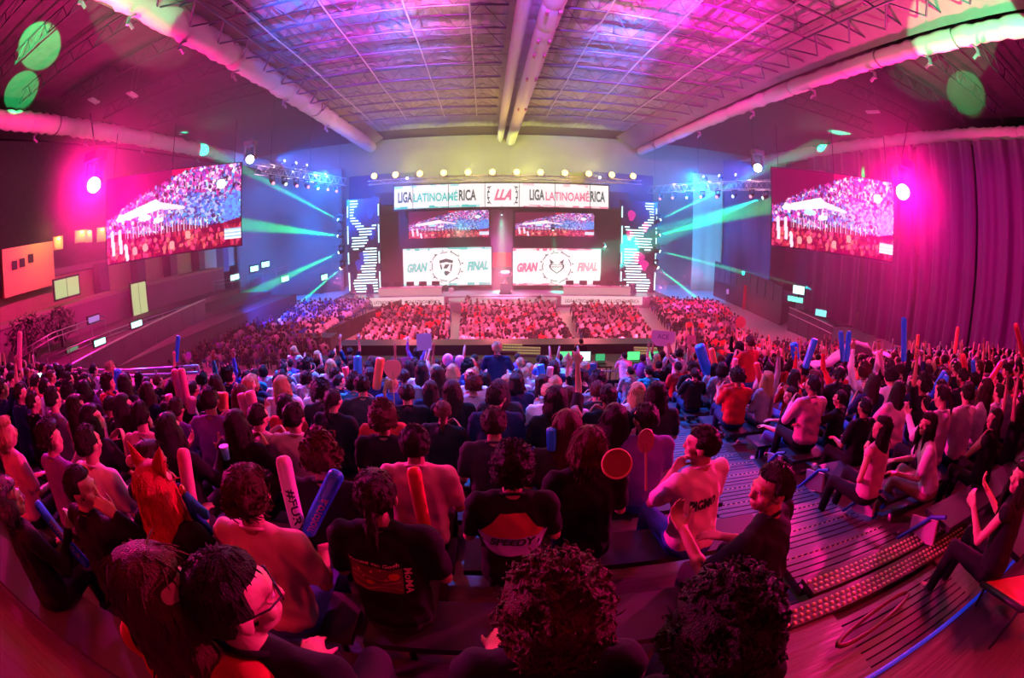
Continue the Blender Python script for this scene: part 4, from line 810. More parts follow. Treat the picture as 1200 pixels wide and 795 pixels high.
# skeleton per pose -> dict of joints (local metres, facing +y, z=0 = the tread under the feet)
def skeleton(p):
    J = {}; lean = p.get('lean', .05); st = p.get('stance', 'sit'); tw = p.get('twist', 0)
    if st == 'sit': hip = V3((0, 0, .52))
    else: hip = V3((0, 0, .93))
    J['hip'] = hip; up = V3((0, math.sin(lean), math.cos(lean)))
    Rz = Matrix.Rotation(tw, 3, 'Z'); up2 = up
    J['waist'] = hip + up * .16; J['chest'] = hip + up * .33; J['neck'] = hip + up * .53; rt = Rz @ V3((1, 0, 0)); J['rt'] = rt; J['fw'] = Rz @ V3((0, 1, 0)); J['up'] = up
    w = p.get('sw', .185)
    for s, n in ((1, 'R'), (-1, 'L')): J['sh' + n] = J['neck'] - up * .065 + rt * w * s
    hy, hp = p.get('hy', 0), p.get('hp', 0); J['hr'] = rotm(hy, hp, p.get('hroll', 0)); nd = nrm(up + V3((0, .25, 0)))
    J['head'] = J['neck'] + nd * .038 + J['hr'] @ V3((0, .012, .095))
    kn = p.get('knee', .13)
    for s, n in ((1, 'R'), (-1, 'L')):
        h = hip + V3((s * .095, 0, -.02)); J['th' + n] = h
        if st == 'sit':
            ky = p.get('ky', 0) * s; J['kn' + n] = h + V3((s * (kn - .095) , .42, .02 + .02 * s)); J['an' + n] = J['kn' + n] + V3((0, p.get('foot', .02), -.44)); J['an' + n].z = .085
        else: J['kn' + n] = h + V3((s * .02, .03, -.43)); J['an' + n] = V3((s * .12, -.02 + .05 * s, .085))
    arms = p.get('arms', 'lap'); arms = (arms, arms) if isinstance(arms, str) else arms
    for (s, n, a) in ((1, 'R', arms[0]), (-1, 'L', arms[1])):
        sh = J['sh' + n]; fw = J['fw']; U = V3((0, 0, 1)); r = rt * s
        if a == 'lap': e = sh + nrm(r * .22 + fw * .18 - U * 1) * .28; wr = e + nrm(-r * .35 + fw * .95 - U * .12) * .25; hn, cu = -U, .35
        elif a == 'clap': e = sh + nrm(r * .35 + fw * .35 - U * .9) * .28; wr = sh + fw * .33 - r * .15 + U * -.02; hn, cu = -r, .15
        elif a == 'up': e = sh + nrm(r * .35 + fw * .15 + U * .95) * .28; wr = e + nrm(-r * .05 + fw * .12 + U * 1) * .25; hn, cu = fw, .25
        elif a == 'stick': e = sh + nrm(r * .3 + fw * .55 + U * .6) * .28; wr = e + nrm(fw * .2 + U * 1) * .25; hn, cu = fw, 1.1
        elif a == 'low_stick': e = sh + nrm(r * .25 + fw * .35 - U * .9) * .28; wr = e + nrm(fw * .7 + U * .6 - r * .1) * .25; hn, cu = -r, 1.1
        elif a == 'chin': e = sh + nrm(r * .1 + fw * .6 - U * .8) * .28; wr = J['head'] + J['hr'] @ V3((s * .05, .13, -.16)); hn, cu = -fw, .7
        elif a == 'phone': e = sh + nrm(r * .2 + fw * .5 - U * .8) * .28; wr = e + nrm(fw * .9 + U * .55 - r * .25) * .25; hn, cu = U, .8
        elif a == 'hip': e = sh + nrm(r * .7 - fw * .3 - U * .8) * .28; wr = J['waist'] + r * .17 + fw * .05; hn, cu = -r, .6
        elif a == 'out': e = sh + nrm(r * .9 + fw * .4 - U * .25) * .28; wr = e + nrm(r * .75 + fw * .6 - U * .05) * .25; hn, cu = -U, .3
        elif a == 'down': e = sh + nrm(r * .15 - U * 1) * .28; wr = e + nrm(fw * .15 - U * 1) * .25; hn, cu = -r, .35
        elif a == 'hold': e = sh + nrm(r * .3 + fw * .5 + U * .3) * .28; wr = e + nrm(r * .05 + fw * .1 + U) * .25; hn, cu = -r, 1.0
        elif a == 'mouth': e = sh + nrm(r * .45 + fw * .5 - U * .5) * .28; wr = J['head'] + J['hr'] @ V3((s * .055, .17, -.10)); hn, cu = J['hr'] @ V3((-s * .5, -1, 0)), .5
        J['el' + n] = e; dv = (wr - e); J['wr' + n] = e + dv.normalized() * min(max(dv.length, .2), .27); J['hn' + n] = (hn, cu)
    return J
def head_prims(b, J, nu, nv, fem=0):
    c, q = J['head'], J['hr']; M = np.array(q)
    B = lambda o, r, rr=M: b.ball(c + q @ V3(o), r, rr, nu, nv)
    B((0, -.008, .022), (.074, .092, .090)); B((0, .030, -.035), (.056, .060, .075)); B((0, .055, -.075), (.033, .034, .030))
    B((0, .080, .028), (.05, .018, .02))                                   # brow
    b.cap(c + q @ V3((0, .088, .02)), c + q @ V3((0, .106, -.022)), .010, .0145, 8, 6)      # nose
    B((0, .098, -.026), (.018, .012, .010)); B((0, .087, -.055), (.025, .013, .0065)); B((0, .086, -.066), (.022, .013, .007))   # lips
    for s in (-1, 1):
        B((s * .032, .078, .010), (.014, .012, .010)); B((s * .048, .058, -.022), (.024, .026, .022)); B((s * .079, -.008, -.010), (.010, .021, .032)); B((s * .086, -.018, .0), (.007, .012, .024))
    b.cap(J['neck'] - J['up'] * .03, c + q @ V3((0, -.022, -.06)), .058 - .008 * fem, .052 - .008 * fem, nu, nv)
def make_body(p, vox, hands=True, fem=0):
    J = skeleton(p); b = MB(); nu, nv = (14, 10) if vox < .01 else (10, 8)
    head_prims(b, J, nu, nv, fem)
    M = np.array(Matrix([J['rt'], J['up'].cross(J['rt']) * 1, J['up']]).transposed())
    b.ball(J['chest'], (.15, .095, .19), M, nu, nv); b.ball(J['waist'], (.13, .09, .16), M, nu, nv); b.ball(J['hip'], (.15, .11, .12), None, nu, nv)
    for n, s in (('R', 1), ('L', -1)):
        b.cap(J['neck'] - J['up'] * .05, J['sh' + n] - J['up'] * .02, .038, .042, nu, nv); b.cap(J['sh' + n], J['el' + n], .050 - .006 * fem, .038 - .004 * fem, nu, nv); b.cap(J['el' + n], J['wr' + n], .038 - .004 * fem, .026, nu, nv)
        m = J['el' + n].lerp(J['wr' + n], .3); b.ball(m, .041 - .005 * fem, None, nu, nv)
        hn, cu = J['hn' + n]; d = J['wr' + n] - J['el' + n]
        if hands: hand_prims(b, J['wr' + n], d, hn, -s if True else s, cu)
        else: b.cap(J['wr' + n], J['wr' + n] + nrm(d) * .1, .03, .035, 8, 6); b.cap(J['wr' + n] + nrm(d) * .1, J['wr' + n] + nrm(d) * .17, .03, .016, 8, 6)
        b.cap(J['th' + n], J['kn' + n], .066, .045, nu, nv); b.cap(J['kn' + n], J['an' + n], .045, .032, nu, nv); b.cap(J['an' + n], J['an' + n] + V3((0, .13, -.045)), .035, .03, nu, nv)
    return J, b
def make_shirt(p, J, kind='tee', fem=0):
    b = MB(); u = J['up']; M = np.array(Matrix([J['rt'], u.cross(J['rt']), u]).transposed()); k = 1 - .08 * fem
    b.ball(J['chest'] + u * .02, (.182 * k, .122, .19), M, 16, 12); b.ball(J['waist'] - u * .01, (.172 * k, .126, .19), M, 16, 12); b.ball(J['hip'] + u * .03, (.186, .146, .12), None, 16, 12)
    for sx_ in (-1, 0, 1): b.cap(J['hip'] + u * .07 + J['rt'] * sx_ * .065, J['chest'] + u * .04 + J['rt'] * sx_ * .075, .118, .108, 12, 8)
    for n, s in (('R', 1), ('L', -1)):
        b.cap(J['neck'] - u * .026 + J['rt'] * s * .022, J['sh' + n] - u * .002, .052, .064, 12, 8)
        e = J['sh' + n].lerp(J['el' + n], {'tee': .72, 'long': 1, 'tank': 0.02}[kind]); b.cap(J['sh' + n], e, .067, .063 if kind == 'tee' else .056, 12, 8)
        if kind == 'long': b.cap(J['el' + n], J['el' + n].lerp(J['wr' + n], .96), .055, .038, 12, 8)
        b.ball(J['chest'].lerp(J['sh' + n], .5), (.085, .1, .11), M, 12, 8); b.ball(J['chest'].lerp(J['neck'], .55) + J['rt'] * s * .09, (.085, .08, .075), M, 12, 8)
    if kind == 'long': b.cap(J['neck'] - u * .06 - J['fw'] * .03, J['neck'] - u * .03 - J['fw'] * .075, .06, .045, 10, 8)   # hood
    return b
def make_trousers(J, st):
    b = MB(); b.ball(J['hip'] - V3((0, 0, .01)), (.178, .142, .12), None, 14, 10)
    for n in 'RL':
        b.cap(J['th' + n], J['kn' + n], .092, .064, 12, 8); b.cap(J['kn' + n], J['an' + n] + V3((0, 0, .02)), .062, .05, 12, 8)
    return b
def make_shoe(J, n):
    a = J['an' + n]; b = MB(); b.cap(a + V3((0, -.03, -.035)), a + V3((0, .15, -.05)), .043, .036, 10, 8); b.cap(a, a + V3((0, .03, -.02)), .045, .042, 10, 8)
    b.v = [np.array(v) * [1, 1, 1] for v in b.v]
    for v in b.v: v[:, 2] = np.maximum(v[:, 2], .004)
    return b
def hair_mesh(style, lod, seed=0):
    rg = random.Random(seed); c, q = V3((0, 0, 0)), Matrix.Identity(3); b = MB(); nu, nv = (56, 40) if lod == 0 else (24, 18)
    v, f = SPH(nu, nv); out = []
    t0 = {'short': .016, 'buzz': .006, 'curly': .035, 'afro': .052, 'bob': .024, 'long': .022, 'tail': .012, 'messy': .026}[style]; amp = (1 if lod == 0 else 1.8) * {'curly': .016, 'afro': .022, 'messy': .012, 'buzz': .002}.get(style, .005); fq = 3.2 if style in ('curly', 'afro') else 2.2
    low = {'short': -.55, 'buzz': -.35, 'curly': -.6, 'afro': -.62, 'bob': -.95, 'long': -.9, 'tail': -.45, 'messy': -.5}[style]
    def ss(x, a, e): x = min(1, max(0, (x - a) / (e - a))); return x * x * (3 - 2 * x)
    for d in v:
        d = V3(d); face = ss(d.y, .22, .48) * (1 - ss(d.z, .42, .62)); neck = 1 - ss(d.z, low - .12, low + .12)
        ear = (ss(abs(d.x), .7, .9) * (1 - ss(d.z, -.3, .05)) * ss(d.y, -.35, -.1)) if style in ('short', 'buzz', 'tail') else 0
        k = 1 - max(face, neck, ear); nn = noise.noise(d * fq + V3((seed, 0, 0))) + .5 * noise.noise(d * fq * 2.3 + V3((0, seed, 0)))
        t = -.022 + (t0 + .022) * k + amp * nn * k + (.012 * max(0, d.z) if style in ('curly', 'messy', 'afro') else 0)
        out.append(c + q @ V3((d.x * (.079 + t), -.010 + d.y * (.098 + t), .018 + d.z * (.098 + t))))
    b.add(out, f)
    if style in ('bob', 'long', 'tail'):
        bb = MB(); bb.v, bb.f, bb.n, bb.mi = b.v, b.f, b.n, b.mi
        if style == 'tail':
            k = c + q @ V3((0, -.105, .03)); bb.ball(k, (.032, .03, .03), None, 10, 8); bb.cap(k, k + V3((0, -.04, -.10)), .026, .03, 10, 8); bb.cap(k + V3((0, -.04, -.10)), k + V3((0, -.035, -.2)), .03, .012, 10, 8)
        else:
            L = .12 if style == 'bob' else .36; N = 13
            for i in range(N):
                a = -2.35 + 4.7 * i / (N - 1); r0 = V3((math.sin(a) * .082, -math.cos(a) * .088 - .012, .0)); p0 = c + q @ r0; out_ = q @ V3((math.sin(a), -math.cos(a), 0))
                l = L * (1 - .35 * (abs(a) > 1.7)) * rg.uniform(.92, 1.05); p1 = p0 + out_ * .018 + V3((0, 0, -l * .45)); p2 = p1 + out_ * (.012 if style == 'long' else -.012) + V3((0, -.012 if style == 'long' else 0, -l * .55))
                bb.cap(p0, p1, .028, .028, 8, 6); bb.cap(p1, p2, .028, .014, 8, 6)
        me = remesh(bb, .010 if lod == 0 else .016, 2, None if lod == 0 else .5)
    else: me = b.mesh('hair')
    if True:        # separate locks over the shell
        n0 = len(me.vertices); co = np.zeros(n0 * 3); me.vertices.foreach_get('co', co); co = co.reshape(-1, 3)
        bm_v, bm_f = co.tolist(), [tuple(p.vertices) for p in me.polygons]; vn = [v_.normal.copy() for v_ in me.vertices]
        T = MB(); T.add(bm_v, bm_f); K = {'buzz': 0, 'short': 420, 'curly': 900, 'afro': 1300, 'messy': 700}.get(style, 420); K = K if lod == 0 else K // 3; kw = 1 if lod == 0 else 1.9
        for k in range(K):
            i = rg.randrange(n0); p = V3(co[i]); nr = vn[i]; loc = q.transposed() @ (p - c)
            if style in ('short', 'curly', 'messy', 'tail', 'afro') and (loc.y > .055 and loc.z < .07 or loc.z < -.055): continue
            if style in ('bob', 'long') and loc.y > .06 and loc.z < .06: continue
            if style in ('curly', 'afro'): dr = nrm(V3((rg.gauss(0, 1), rg.gauss(0, 1), rg.gauss(0, 1))) - nr * .1); L = rg.uniform(.02, .035); w_ = .0055
            elif style == 'messy': dr = nrm(nrm(nr.cross(V3((rg.gauss(0, .5), 1, rg.gauss(0, .5))))) * .6 + nr * .12 + V3((0, 0, -.3))); L = rg.uniform(.025, .05); w_ = .005
            else: dr = nrm(V3((0, -.15, -1)) + V3((rg.gauss(0, .15), rg.gauss(0, .15), 0)) - nr * V3((0, -.15, -1)).dot(nr) + nr * .06); L = rg.uniform(.015, .032) if style in ('short', 'tail') else rg.uniform(.03, .07); w_ = .0034
            sd = nrm(dr.cross(nr + V3((.01, .02, .0)))); pts = []; cur = p - nr * .002
            for j in range(4):
                ww = w_ * kw * (1, 1, .8, .15)[j]; pts += [cur - sd * ww, cur + sd * ww, cur + nr * ww * 1.2]; cur = cur + dr * L / 3
                if style in ('curly', 'afro'): dr = nrm(dr + V3((rg.gauss(0, .7), rg.gauss(0, .7), rg.gauss(0, .7))) - nr * .35)
                else: dr = nrm(dr - nr * .10)
            T.add(pts, [(0, 1, 4, 3), (1, 2, 5, 4), (2, 0, 3, 5), (3, 4, 7, 6), (4, 5, 8, 7), (5, 3, 6, 8), (6, 7, 10, 9), (7, 8, 11, 10), (8, 6, 9, 11)])
        me = T.mesh('hair')
    me.polygons.foreach_set('use_smooth', [True] * len(me.polygons)); return me
def cap_mesh(J):
    c, q = J['head'], J['hr']; b = MB(); v, f = SPH(24, 18); o = []
    for d in v: o.append(c + q @ V3((d[0] * .092, -.008 + d[1] * .108, .035 + max(d[2], -.05) * .092)))
    b.add(o, f); b.ball(c + q @ V3((0, .13, .04)), (.07, .07, .008), np.array(q @ Matrix.Rotation(-.2, 3, 'X')), 14, 6); return b.mesh('cap')
PC = {}
def collar(J):
    b = MB(); u = nrm(J['up'] + V3((0, .22, 0))); a = J['rt']; f = u.cross(a); c = J['neck'] - J['up'] * .004
    b.tube([c + a * .066 * math.cos(q) + f * .062 * math.sin(q) - u * .012 * math.sin(q) for q in np.linspace(0, 2 * math.pi, 17)[:-1]], .0095, 6, closed=True); return b.mesh('collar')
def cached(k, f):
    if k not in PC: PC[k] = f()
    return PC[k]
def folds(me, a):
    n = len(me.vertices); co = np.zeros(n * 3); no = np.zeros(n * 3); me.vertices.foreach_get('co', co); me.vertices.foreach_get('normal', no); co = co.reshape(-1, 3); no = no.reshape(-1, 3)
    x, y, z = co.T; d = np.sin(x * 19 + z * 31 + 2 * np.sin(y * 15 + x * 9)) * np.sin(z * 21 - x * 13 + 1.6 * np.sin(x * 27)) * .75 + .35 * np.sin(x * 53 + y * 41 + z * 27 + 2 * np.sin(z * 19))
    co += no * (d * a)[:, None]; me.vertices.foreach_set('co', co.ravel()); me.update(); return me
def figure(key, p, lod=1, shirt='tee', hair='short', fem=0):
    """body, shirt, trousers, shoes and hair of a pose; every mesh is built once and shared"""
    vox = {0: .0085, 1: .0135, 2: .022}[lod]; D = {'J': cached(('J', key), lambda: skeleton(p))}; J = D['J']
    D['body'] = cached(('b', key, lod, fem), lambda: remesh(make_body(p, vox, lod < 2, fem)[1], vox, 2, {0: .45, 1: .45, 2: .6}[lod]))
    D['shirt'] = cached(('s', key, lod, shirt, fem), lambda: folds(remesh(make_shirt(p, J, shirt, fem), .014 if lod == 0 else .022, 4 if lod == 0 else 3), .0065))
    D['trousers'] = cached(('t', key, lod), lambda: folds(remesh(make_trousers(J, p.get('stance', 'sit')), .018 if lod == 0 else .026, 3), .0035))
    for n in 'RL': D['shoe' + n] = cached(('f', key, n), lambda: make_shoe(J, n).mesh('shoe'))
    D['collar'] = cached(('c', key), lambda: collar(J))
    sd = hash_(key) % 3; D['hair'] = cached(('h', hair, min(lod, 1), sd), lambda: hair_mesh(hair, min(lod, 1), hash_(hair) % 97 + sd * 7)); return D
def hash_(s): return sum(ord(c) * (i + 3) for i, c in enumerate(str(s)))
EYE = MB(); EYE.ball((0, 0, 0), .0115, None, 10, 8); EYE = EYE.mesh('eye'); M_eye = mat('eye_white', (.75, .72, .7), .2); M_iris = mat('iris', (.03, .015, .01), .15)
IRIS = MB(); IRIS.ball((0, .0075, 0), (.0058, .005, .0058), None, 8, 6); IRIS = IRIS.mesh('iris')
MM = {}
def withmat(me, m):
    """slot on the object, so that meshes are shared between figures of other colours"""
    if not me.materials: me.materials.append(None)
    return me
def part(name, me, m, parent):
    withmat(me, m); o = bpy.data.objects.new(name, me); C.objects.link(o); o.parent = parent
    o.material_slots[0].link = 'OBJECT'; o.material_slots[0].material = m; return o
NPERS = [0]
def person(fig, loc, rz, scale, label, skin, shirt, legs, hair, group=None, shoes=None, hat=None, eyes=False, extra=None):
    J = fig['J']; t = empty('person', loc, rz, label=label, cat='person', group=group); t.scale = (scale,) * 3; NPERS[0] += 1
    bd = part('body', fig['body'], skin, t)
    h = part('hair', fig['hair'], hair, t); h.location = J['head']; h.rotation_euler = J['hr'].to_euler(); part('shirt', fig['shirt'], shirt, t); part('trousers', fig['trousers'], legs, t); part('collar', fig['collar'], shirt, t)
    for n in 'RL': part('shoe', fig['shoe' + n], shoes or M_shoed, t)
    if eyes:
        for s in (-1, 1):
            e = part('eye', EYE, M_eye, t); e.location = J['head'] + J['hr'] @ V3((s * .032, .0785, .010)); e.rotation_euler = J['hr'].to_euler(); i = part('iris', IRIS, M_iris, e)
    if hat is not None: me = cap_mesh(J); part('cap', me, hat, t)
    return t

# ================================================================== THE STAND
def ZR(r): return -2.01 - .19 * r
def YR(r): return .58 + .8 * r
NR = 14
gs = empty('grandstand', (0, 0, -4.6), kind='structure'); gs['label'] = 'stepped stand carrying the audience in the foreground'
def gobj(b, name, m): o = b.obj(name, m, gs); o.location = (0, 0, 4.6); return o
M_tread = mat('tread_metal', (.13, .11, .12), .4, .2, bump=.5, scale=6, vary=.25, stretch=(.3, 4, 1))
M_riser = mat('riser_dark', (.03, .025, .03), .6)
b = MB(); b.box((0, -1.41, -1.90), (60, 3.98, .16)); gobj(b, 'platform', M_tread)
b = MB(); b.box((0, .585, -2.0), (60, .03, .3)); gobj(b, 'riser', M_riser)
AX0, AX1 = 1.95, 3.15
for r in range(NR):
    for xa, xb in ((-30, AX0), (AX1, 30)):
        b = MB(); b.box(((xa + xb) / 2, YR(r) + .4, ZR(r) - .04), (xb - xa, .8, .08)); gobj(b, 'tread', M_tread)
        b = MB(); b.box(((xa + xb) / 2, YR(r + 1) - .01, (ZR(r) + ZR(r + 1)) / 2 - .02), (xb - xa, .02, .2)); gobj(b, 'riser', M_riser)
# ribbed planks and studded nosings of the aisle steps
pl = MB(); pl.box((0, 0, 0), (AX1 - AX0, .052, .03)); pl = pl.mesh('plank', False); pl.materials.append(mat('aisle_plank', (.11, .10, .12), .45, .2))
def plank(y, z):
    o = link('plank', pl, gs); o.location = (( AX0 + AX1) / 2, y, z + 4.6 - .015)
b = MB(); b.box(((AX0 + AX1) / 2, 1.1, -2.07), (AX1 - AX0, 1.04, .06)); gobj(b, 'step', M_riser)
for k in range(9): plank(.63 + k * .066, -2.01)
M_stud = mat('stud_brass', (.75, .66, .35), .35, .5)
def studs(y0, rows, z, xa, xb, pitch=.052):
    b = MB(); n = int((xb - xa) / pitch)
    for j in range(rows):
        for i in range(n):
            x = xa + (i + .5 * (j % 2)) * pitch; y = y0 + j * pitch * .9
            b.lathe([(.017, 0), (.014, .008), (.006, .012)], 6, (x, y, z))
    gobj(b, 'stud_strip', M_stud)['kind'] = 'stuff'
for y0, xa, xb in ((1.27, 1.35, 3.9), (1.47, 1.9, 4.0)):
    b = MB(); b.box(((xa + xb) / 2, y0 + .07, -2.0), (xb - xa, .17, .035)); gobj(b, 'nosing', mat('nosing_dark', (.05, .045, .03), .5)); studs(y0 + .01, 3, -1.983, xa + .03, xb - .03)
for j in range(25):
    y0 = 1.62 + .4 * j; z = -2.1 - .095 * j
    b = MB(); b.box(((AX0 + AX1) / 2, y0 + .2, z - .05), (AX1 - AX0, .4, .05)); gobj(b, 'step', M_riser)
    for k in range(6): plank(y0 + .03 + k * .066, z)
    if j < 8: studs(y0 + .335, 1, z - .012, AX0 + .03, AX1 - .03, .06)
# blue edge strip of the camera platform and a cable running along it
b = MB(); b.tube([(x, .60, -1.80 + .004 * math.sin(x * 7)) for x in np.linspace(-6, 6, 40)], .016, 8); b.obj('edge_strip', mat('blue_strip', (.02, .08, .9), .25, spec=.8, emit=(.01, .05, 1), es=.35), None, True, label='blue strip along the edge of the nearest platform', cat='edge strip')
for k, (dy, zz, r_) in enumerate([(.12, -1.98, .011), (.20, -1.99, .008)]):
    b = MB(); b.tube([(x, .60 + dy + .02 * math.sin(x * 3 + k), zz) for x in np.linspace(-4, -.9, 24)], r_, 6); b.obj('cable', mat('cable_red', (.25, .04, .06), .4), None, True, label=['thicker dark cable along the lower left step', 'thinner dark cable along the lower left step'][k], cat='cable')
b = MB(); A_ = at_z(985, 760, -1.93); B_ = at_z(1068, 695, -1.93); pts = []
for i in range(25):
    u = i / 24; q = A_.lerp(B_, .5 + .5 * math.cos(u * 2 * math.pi)) ; q.y += .055 * math.sin(u * 2 * math.pi); pts.append((q.x, q.y + .03, -1.955 + .02 * math.sin(u * math.pi)))
b.tube(pts[:-1], .018, 8, closed=True); b.obj('hose_loop', mat('hose_dark', (.10, .02, .03), .35), None, True, label='dark looped hose lying on the studded step at right', cat='hose')
# red seat panel with black rim at the lower right
q = at_z(1185, 690, -1.55); t = empty('folded_seat', (q.x + .1, q.y - .1, -1.80), R(-28), label='red folded seat with black rim at the lower right corner', cat='seat')
b = MB(); b.box((0, 0, .24), (.50, .52, .05), Matrix.Rotation(R(-22), 3, 'X')); o = b.obj('cushion', mat('seat_red', (.55, .03, .05), .4, bump=.2), t); mo = o.modifiers.new('b', 'BEVEL'); mo.width = .02; mo.segments = 3
b = MB(); Rm = Matrix.Rotation(R(-22), 3, 'X'); b.tube([Rm @ V3(p) + V3((0, 0, .24)) for p in ((-.26, -.27, .0), (.26, -.27, 0), (.26, .27, 0), (-.26, .27, 0))], .022, 8, closed=True); b.obj('rim', M_black, t, True)
for s in (-1, 1):
    for u in (-1, 1): bar('leg', (s * .24, u * .2, 0), (s * .24, u * .22, .24 - u * .09), .014, M_black, t)
# benches
seg = MB(); seg.box((0, 0, 0), (2.14, .34, .045)); seg = seg.mesh('seat_plank', False); seg.materials.append(mat('seat_plastic', (.03, .025, .035), .6))
for r in range(NR):
    for xa, xb in ((-30, .75 if r == 0 else 1.5 if r == 1 else AX0 - .02), (AX1 + .12, 30)):
        n = int((xb - xa) / 2.2)
        for i in range(n):
            x = (xb - 1.1 - i * 2.2) if xa < 0 else (xa + 1.1 + i * 2.2)
            if abs(x) > 3 + 2.6 * (YR(r) + .5): continue
            o = link('seat_plank', seg, gs); o.location = (x, YR(r) + .10, ZR(r) + .385 + 4.6)
            for s in (-1, 1): bar('bench_leg', (x + s * .9, YR(r) + .14, ZR(r) + 4.6), (x + s * .9, YR(r) + .14, ZR(r) + .37 + 4.6), .022, M_dark, gs) if abs(x) < 6 and r < 6 else None
for r in range(1, 5):
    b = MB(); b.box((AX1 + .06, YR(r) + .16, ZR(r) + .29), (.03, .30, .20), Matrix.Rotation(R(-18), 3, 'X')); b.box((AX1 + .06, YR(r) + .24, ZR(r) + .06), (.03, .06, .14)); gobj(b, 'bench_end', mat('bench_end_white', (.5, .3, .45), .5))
    b = MB(); b.tube([(AX1 + .03, YR(r) - .03, ZR(r) + .52), (AX1 + .03, YR(r) + .12, ZR(r) + .44), (AX1 + .03, YR(r) + .42, ZR(r) + .02)], .018, 6); gobj(b, 'bench_frame', mat('frame_blue', (.03, .06, .5), .35))

# ================================================================== PEOPLE IN THE STAND
taken = []; HSCR = []
def on_plane(px, py, c=-.64):
    v = ray(px, py); return v * (c / (v.z + .235 * v.y))
def seat_person(px, py, pose, lod, shirt, hair, fem, skin, sc, lc, hc, label, c=-.64, rz=0, dist=None, row=None, smin=.9, smax=1.14, **k):
    P = on_plane(px, py, c) if dist is None else at_d(px, py, dist)
    F = figure(str(sorted(pose.items())), pose, lod, shirt, hair, fem); J = F['J']; st = pose.get('stance', 'sit')
    yh = P.y - J['head'].y
    r = row if row is not None else max(0, min(NR - 1, round((yh - .70) / .8))); zt = ZR(r) if P.y < 12.3 else -5.7
    s = min(smax, max(smin, (P.z - zt) / J['head'].z)); h = Matrix.Rotation(rz, 3, 'Z') @ (J['head'] * s)
    z = P.z - J['head'].z * s
    t = person(F, (P.x - h.x, P.y - h.y, z), rz, s, label, SKINS[skin], CL[sc], CL[lc], HAIRS[hc], **k)
    taken.append((r, P.x, P.y, P.z))
    if lod == 0: HSCR.append((px, py, 60 / P.length, P.length))
    return t, F, P
def back_print(t, F, items):
    """items: (kind, data..., material); local back-of-shirt coordinates x (right), z (up)"""
    me = F['shirt']; bvh = BVHTree.FromPolygons([v.co[:] for v in me.vertices], [tuple(p.vertices) for p in me.polygons])
    sh = [c for c in t.children if c.name.startswith('shirt')][0]
    for name, tm, x, z, ang, m, off in items:
        ca, sa = math.cos(ang), math.sin(ang)
        for v in tm.vertices:
            lx, lz = v.co.x, v.co.y; X_, Z_ = x + lx * ca - lz * sa, z + lx * sa + lz * ca
            hit = bvh.ray_cast(V3((X_, -1, Z_)), V3((0, 1, 0))); y = hit[0].y if hit[0] else 0
            v.co = (X_, y - off, Z_)
        tm.materials.append(m); link(name, tm, sh)
def grid_patch(w, h, n=14, f=None):
    b = MB(); vs = []; fs = []
    for i in range(n + 1):
        for j in range(n + 1):
            x, y = (i / n - .5) * w, (j / n - .5) * h
            if f: x, y = f(i / n, j / n)
            vs.append((x, y, 0))
    for i in range(n):
        for j in range(n): a = i * (n + 1) + j; fs.append((a, a + 1, a + n + 2, a + n + 1))
    b.add(vs, fs); return b.mesh('patch')
H = seat_person
# front row, seen from behind at the bottom of the picture
H(650, 722, dict(arms='lap', hy=.05), 0, 'tee', 'afro', 0, 1, 'black', 'denim', 'auburn', 'person with a big reddish curly head at bottom centre of the front row', c=-.66, smax=1.2)
H(842, 745, dict(arms='lap', hy=-.1), 0, 'long', 'afro', 0, 2, 'black', 'black', 'dark', 'person with a big dark curly head at bottom right of the front row', c=-.66)
t, F, P = H(276, 703, dict(arms='down', hy=-.78, lean=.12), 0, 'tee', 'short', 0, 0, 'black', 'charcoal', 'dark', 'man in glasses and black shirt turned right at bottom left', c=-.60, eyes=True)
J = F['J']; b = MB()
for s in (-1, 1):
    b.tube([J['hr'] @ V3((s * .033 + .024 * math.cos(a), .100, .010 + .019 * math.sin(a))) + J['head'] for a in np.linspace(0, 2 * math.pi, 13)[:-1]], .0022, 6, closed=True)
    b.tube([J['head'] + J['hr'] @ V3(p) for p in ((s * .057, .098, .014), (s * .082, .06, .016), (s * .087, -.02, .012))], .0025, 6)
b.tube([J['head'] + J['hr'] @ V3(p) for p in ((-.01, .102, .014), (.01, .102, .014))], .002, 6); b.obj('glasses', M_black, t)
H(190, 700, dict(arms='lap', hy=-1.0), 0, 'tank', 'long', 1, 0, 'red', 'black', 'auburn', 'woman with long brown hair and bare shoulders at the left of the front row', c=-.60, eyes=True)
H(12, 585, dict(arms=('low_stick', 'lap'), hy=-.9), 0, 'long', 'bob', 1, 0, 'black', 'black', 'grey', 'woman with grey streaked straight bob at the left picture edge', c=-.80, eyes=True)
# second and third rows
t, F, P = H(441, 582, dict(arms='lap', hy=0.02, lean=0), 0, 'tee', 'tail', 1, 1, 'black', 'charcoal', 'brown', 'person with tied back hair in black T-shirt with red art print on the back', c=-.66)
pr = mat('print_red', (.8, .25, .18), .8); prl = mat('print_pale', (.95, .6, .5), .8); pro = mat('print_orange', (1, .25, .05), .8); prd = mat('print_panel', (.22, .06, .06), .8, vary=.5, scale=14)
its = [('print_picture', grid_patch(.235, .15), -.03, 0.830, R(-3), prd, .004)]
for i, (x, z, r0) in enumerate([(.055, 0.860, .024), (-.055, 0.815, .019), (-.10, 0.880, .008), (-.04, 0.885, .007), (.0, 0.895, .006), (-.08, 0.850, .006), (.02, 0.840, .008)]):
    its.append(('print_dot', grid_patch(1, 1, 8, lambda u, v, r=r0: (r * v * math.cos(u * 6.283), r * v * math.sin(u * 6.283))), x, z, 0, pro if i < 2 else pr, .007))
for k in range(3): its.append(('print_wave', grid_patch(1, 1, 10, lambda u, v, k=k: ((u - .5) * .22, .012 * math.sin(u * 7 + k * 1.3) + (v - .5) * .004)), -.03, .85 - .035 * k, R(-3), pr, .006))
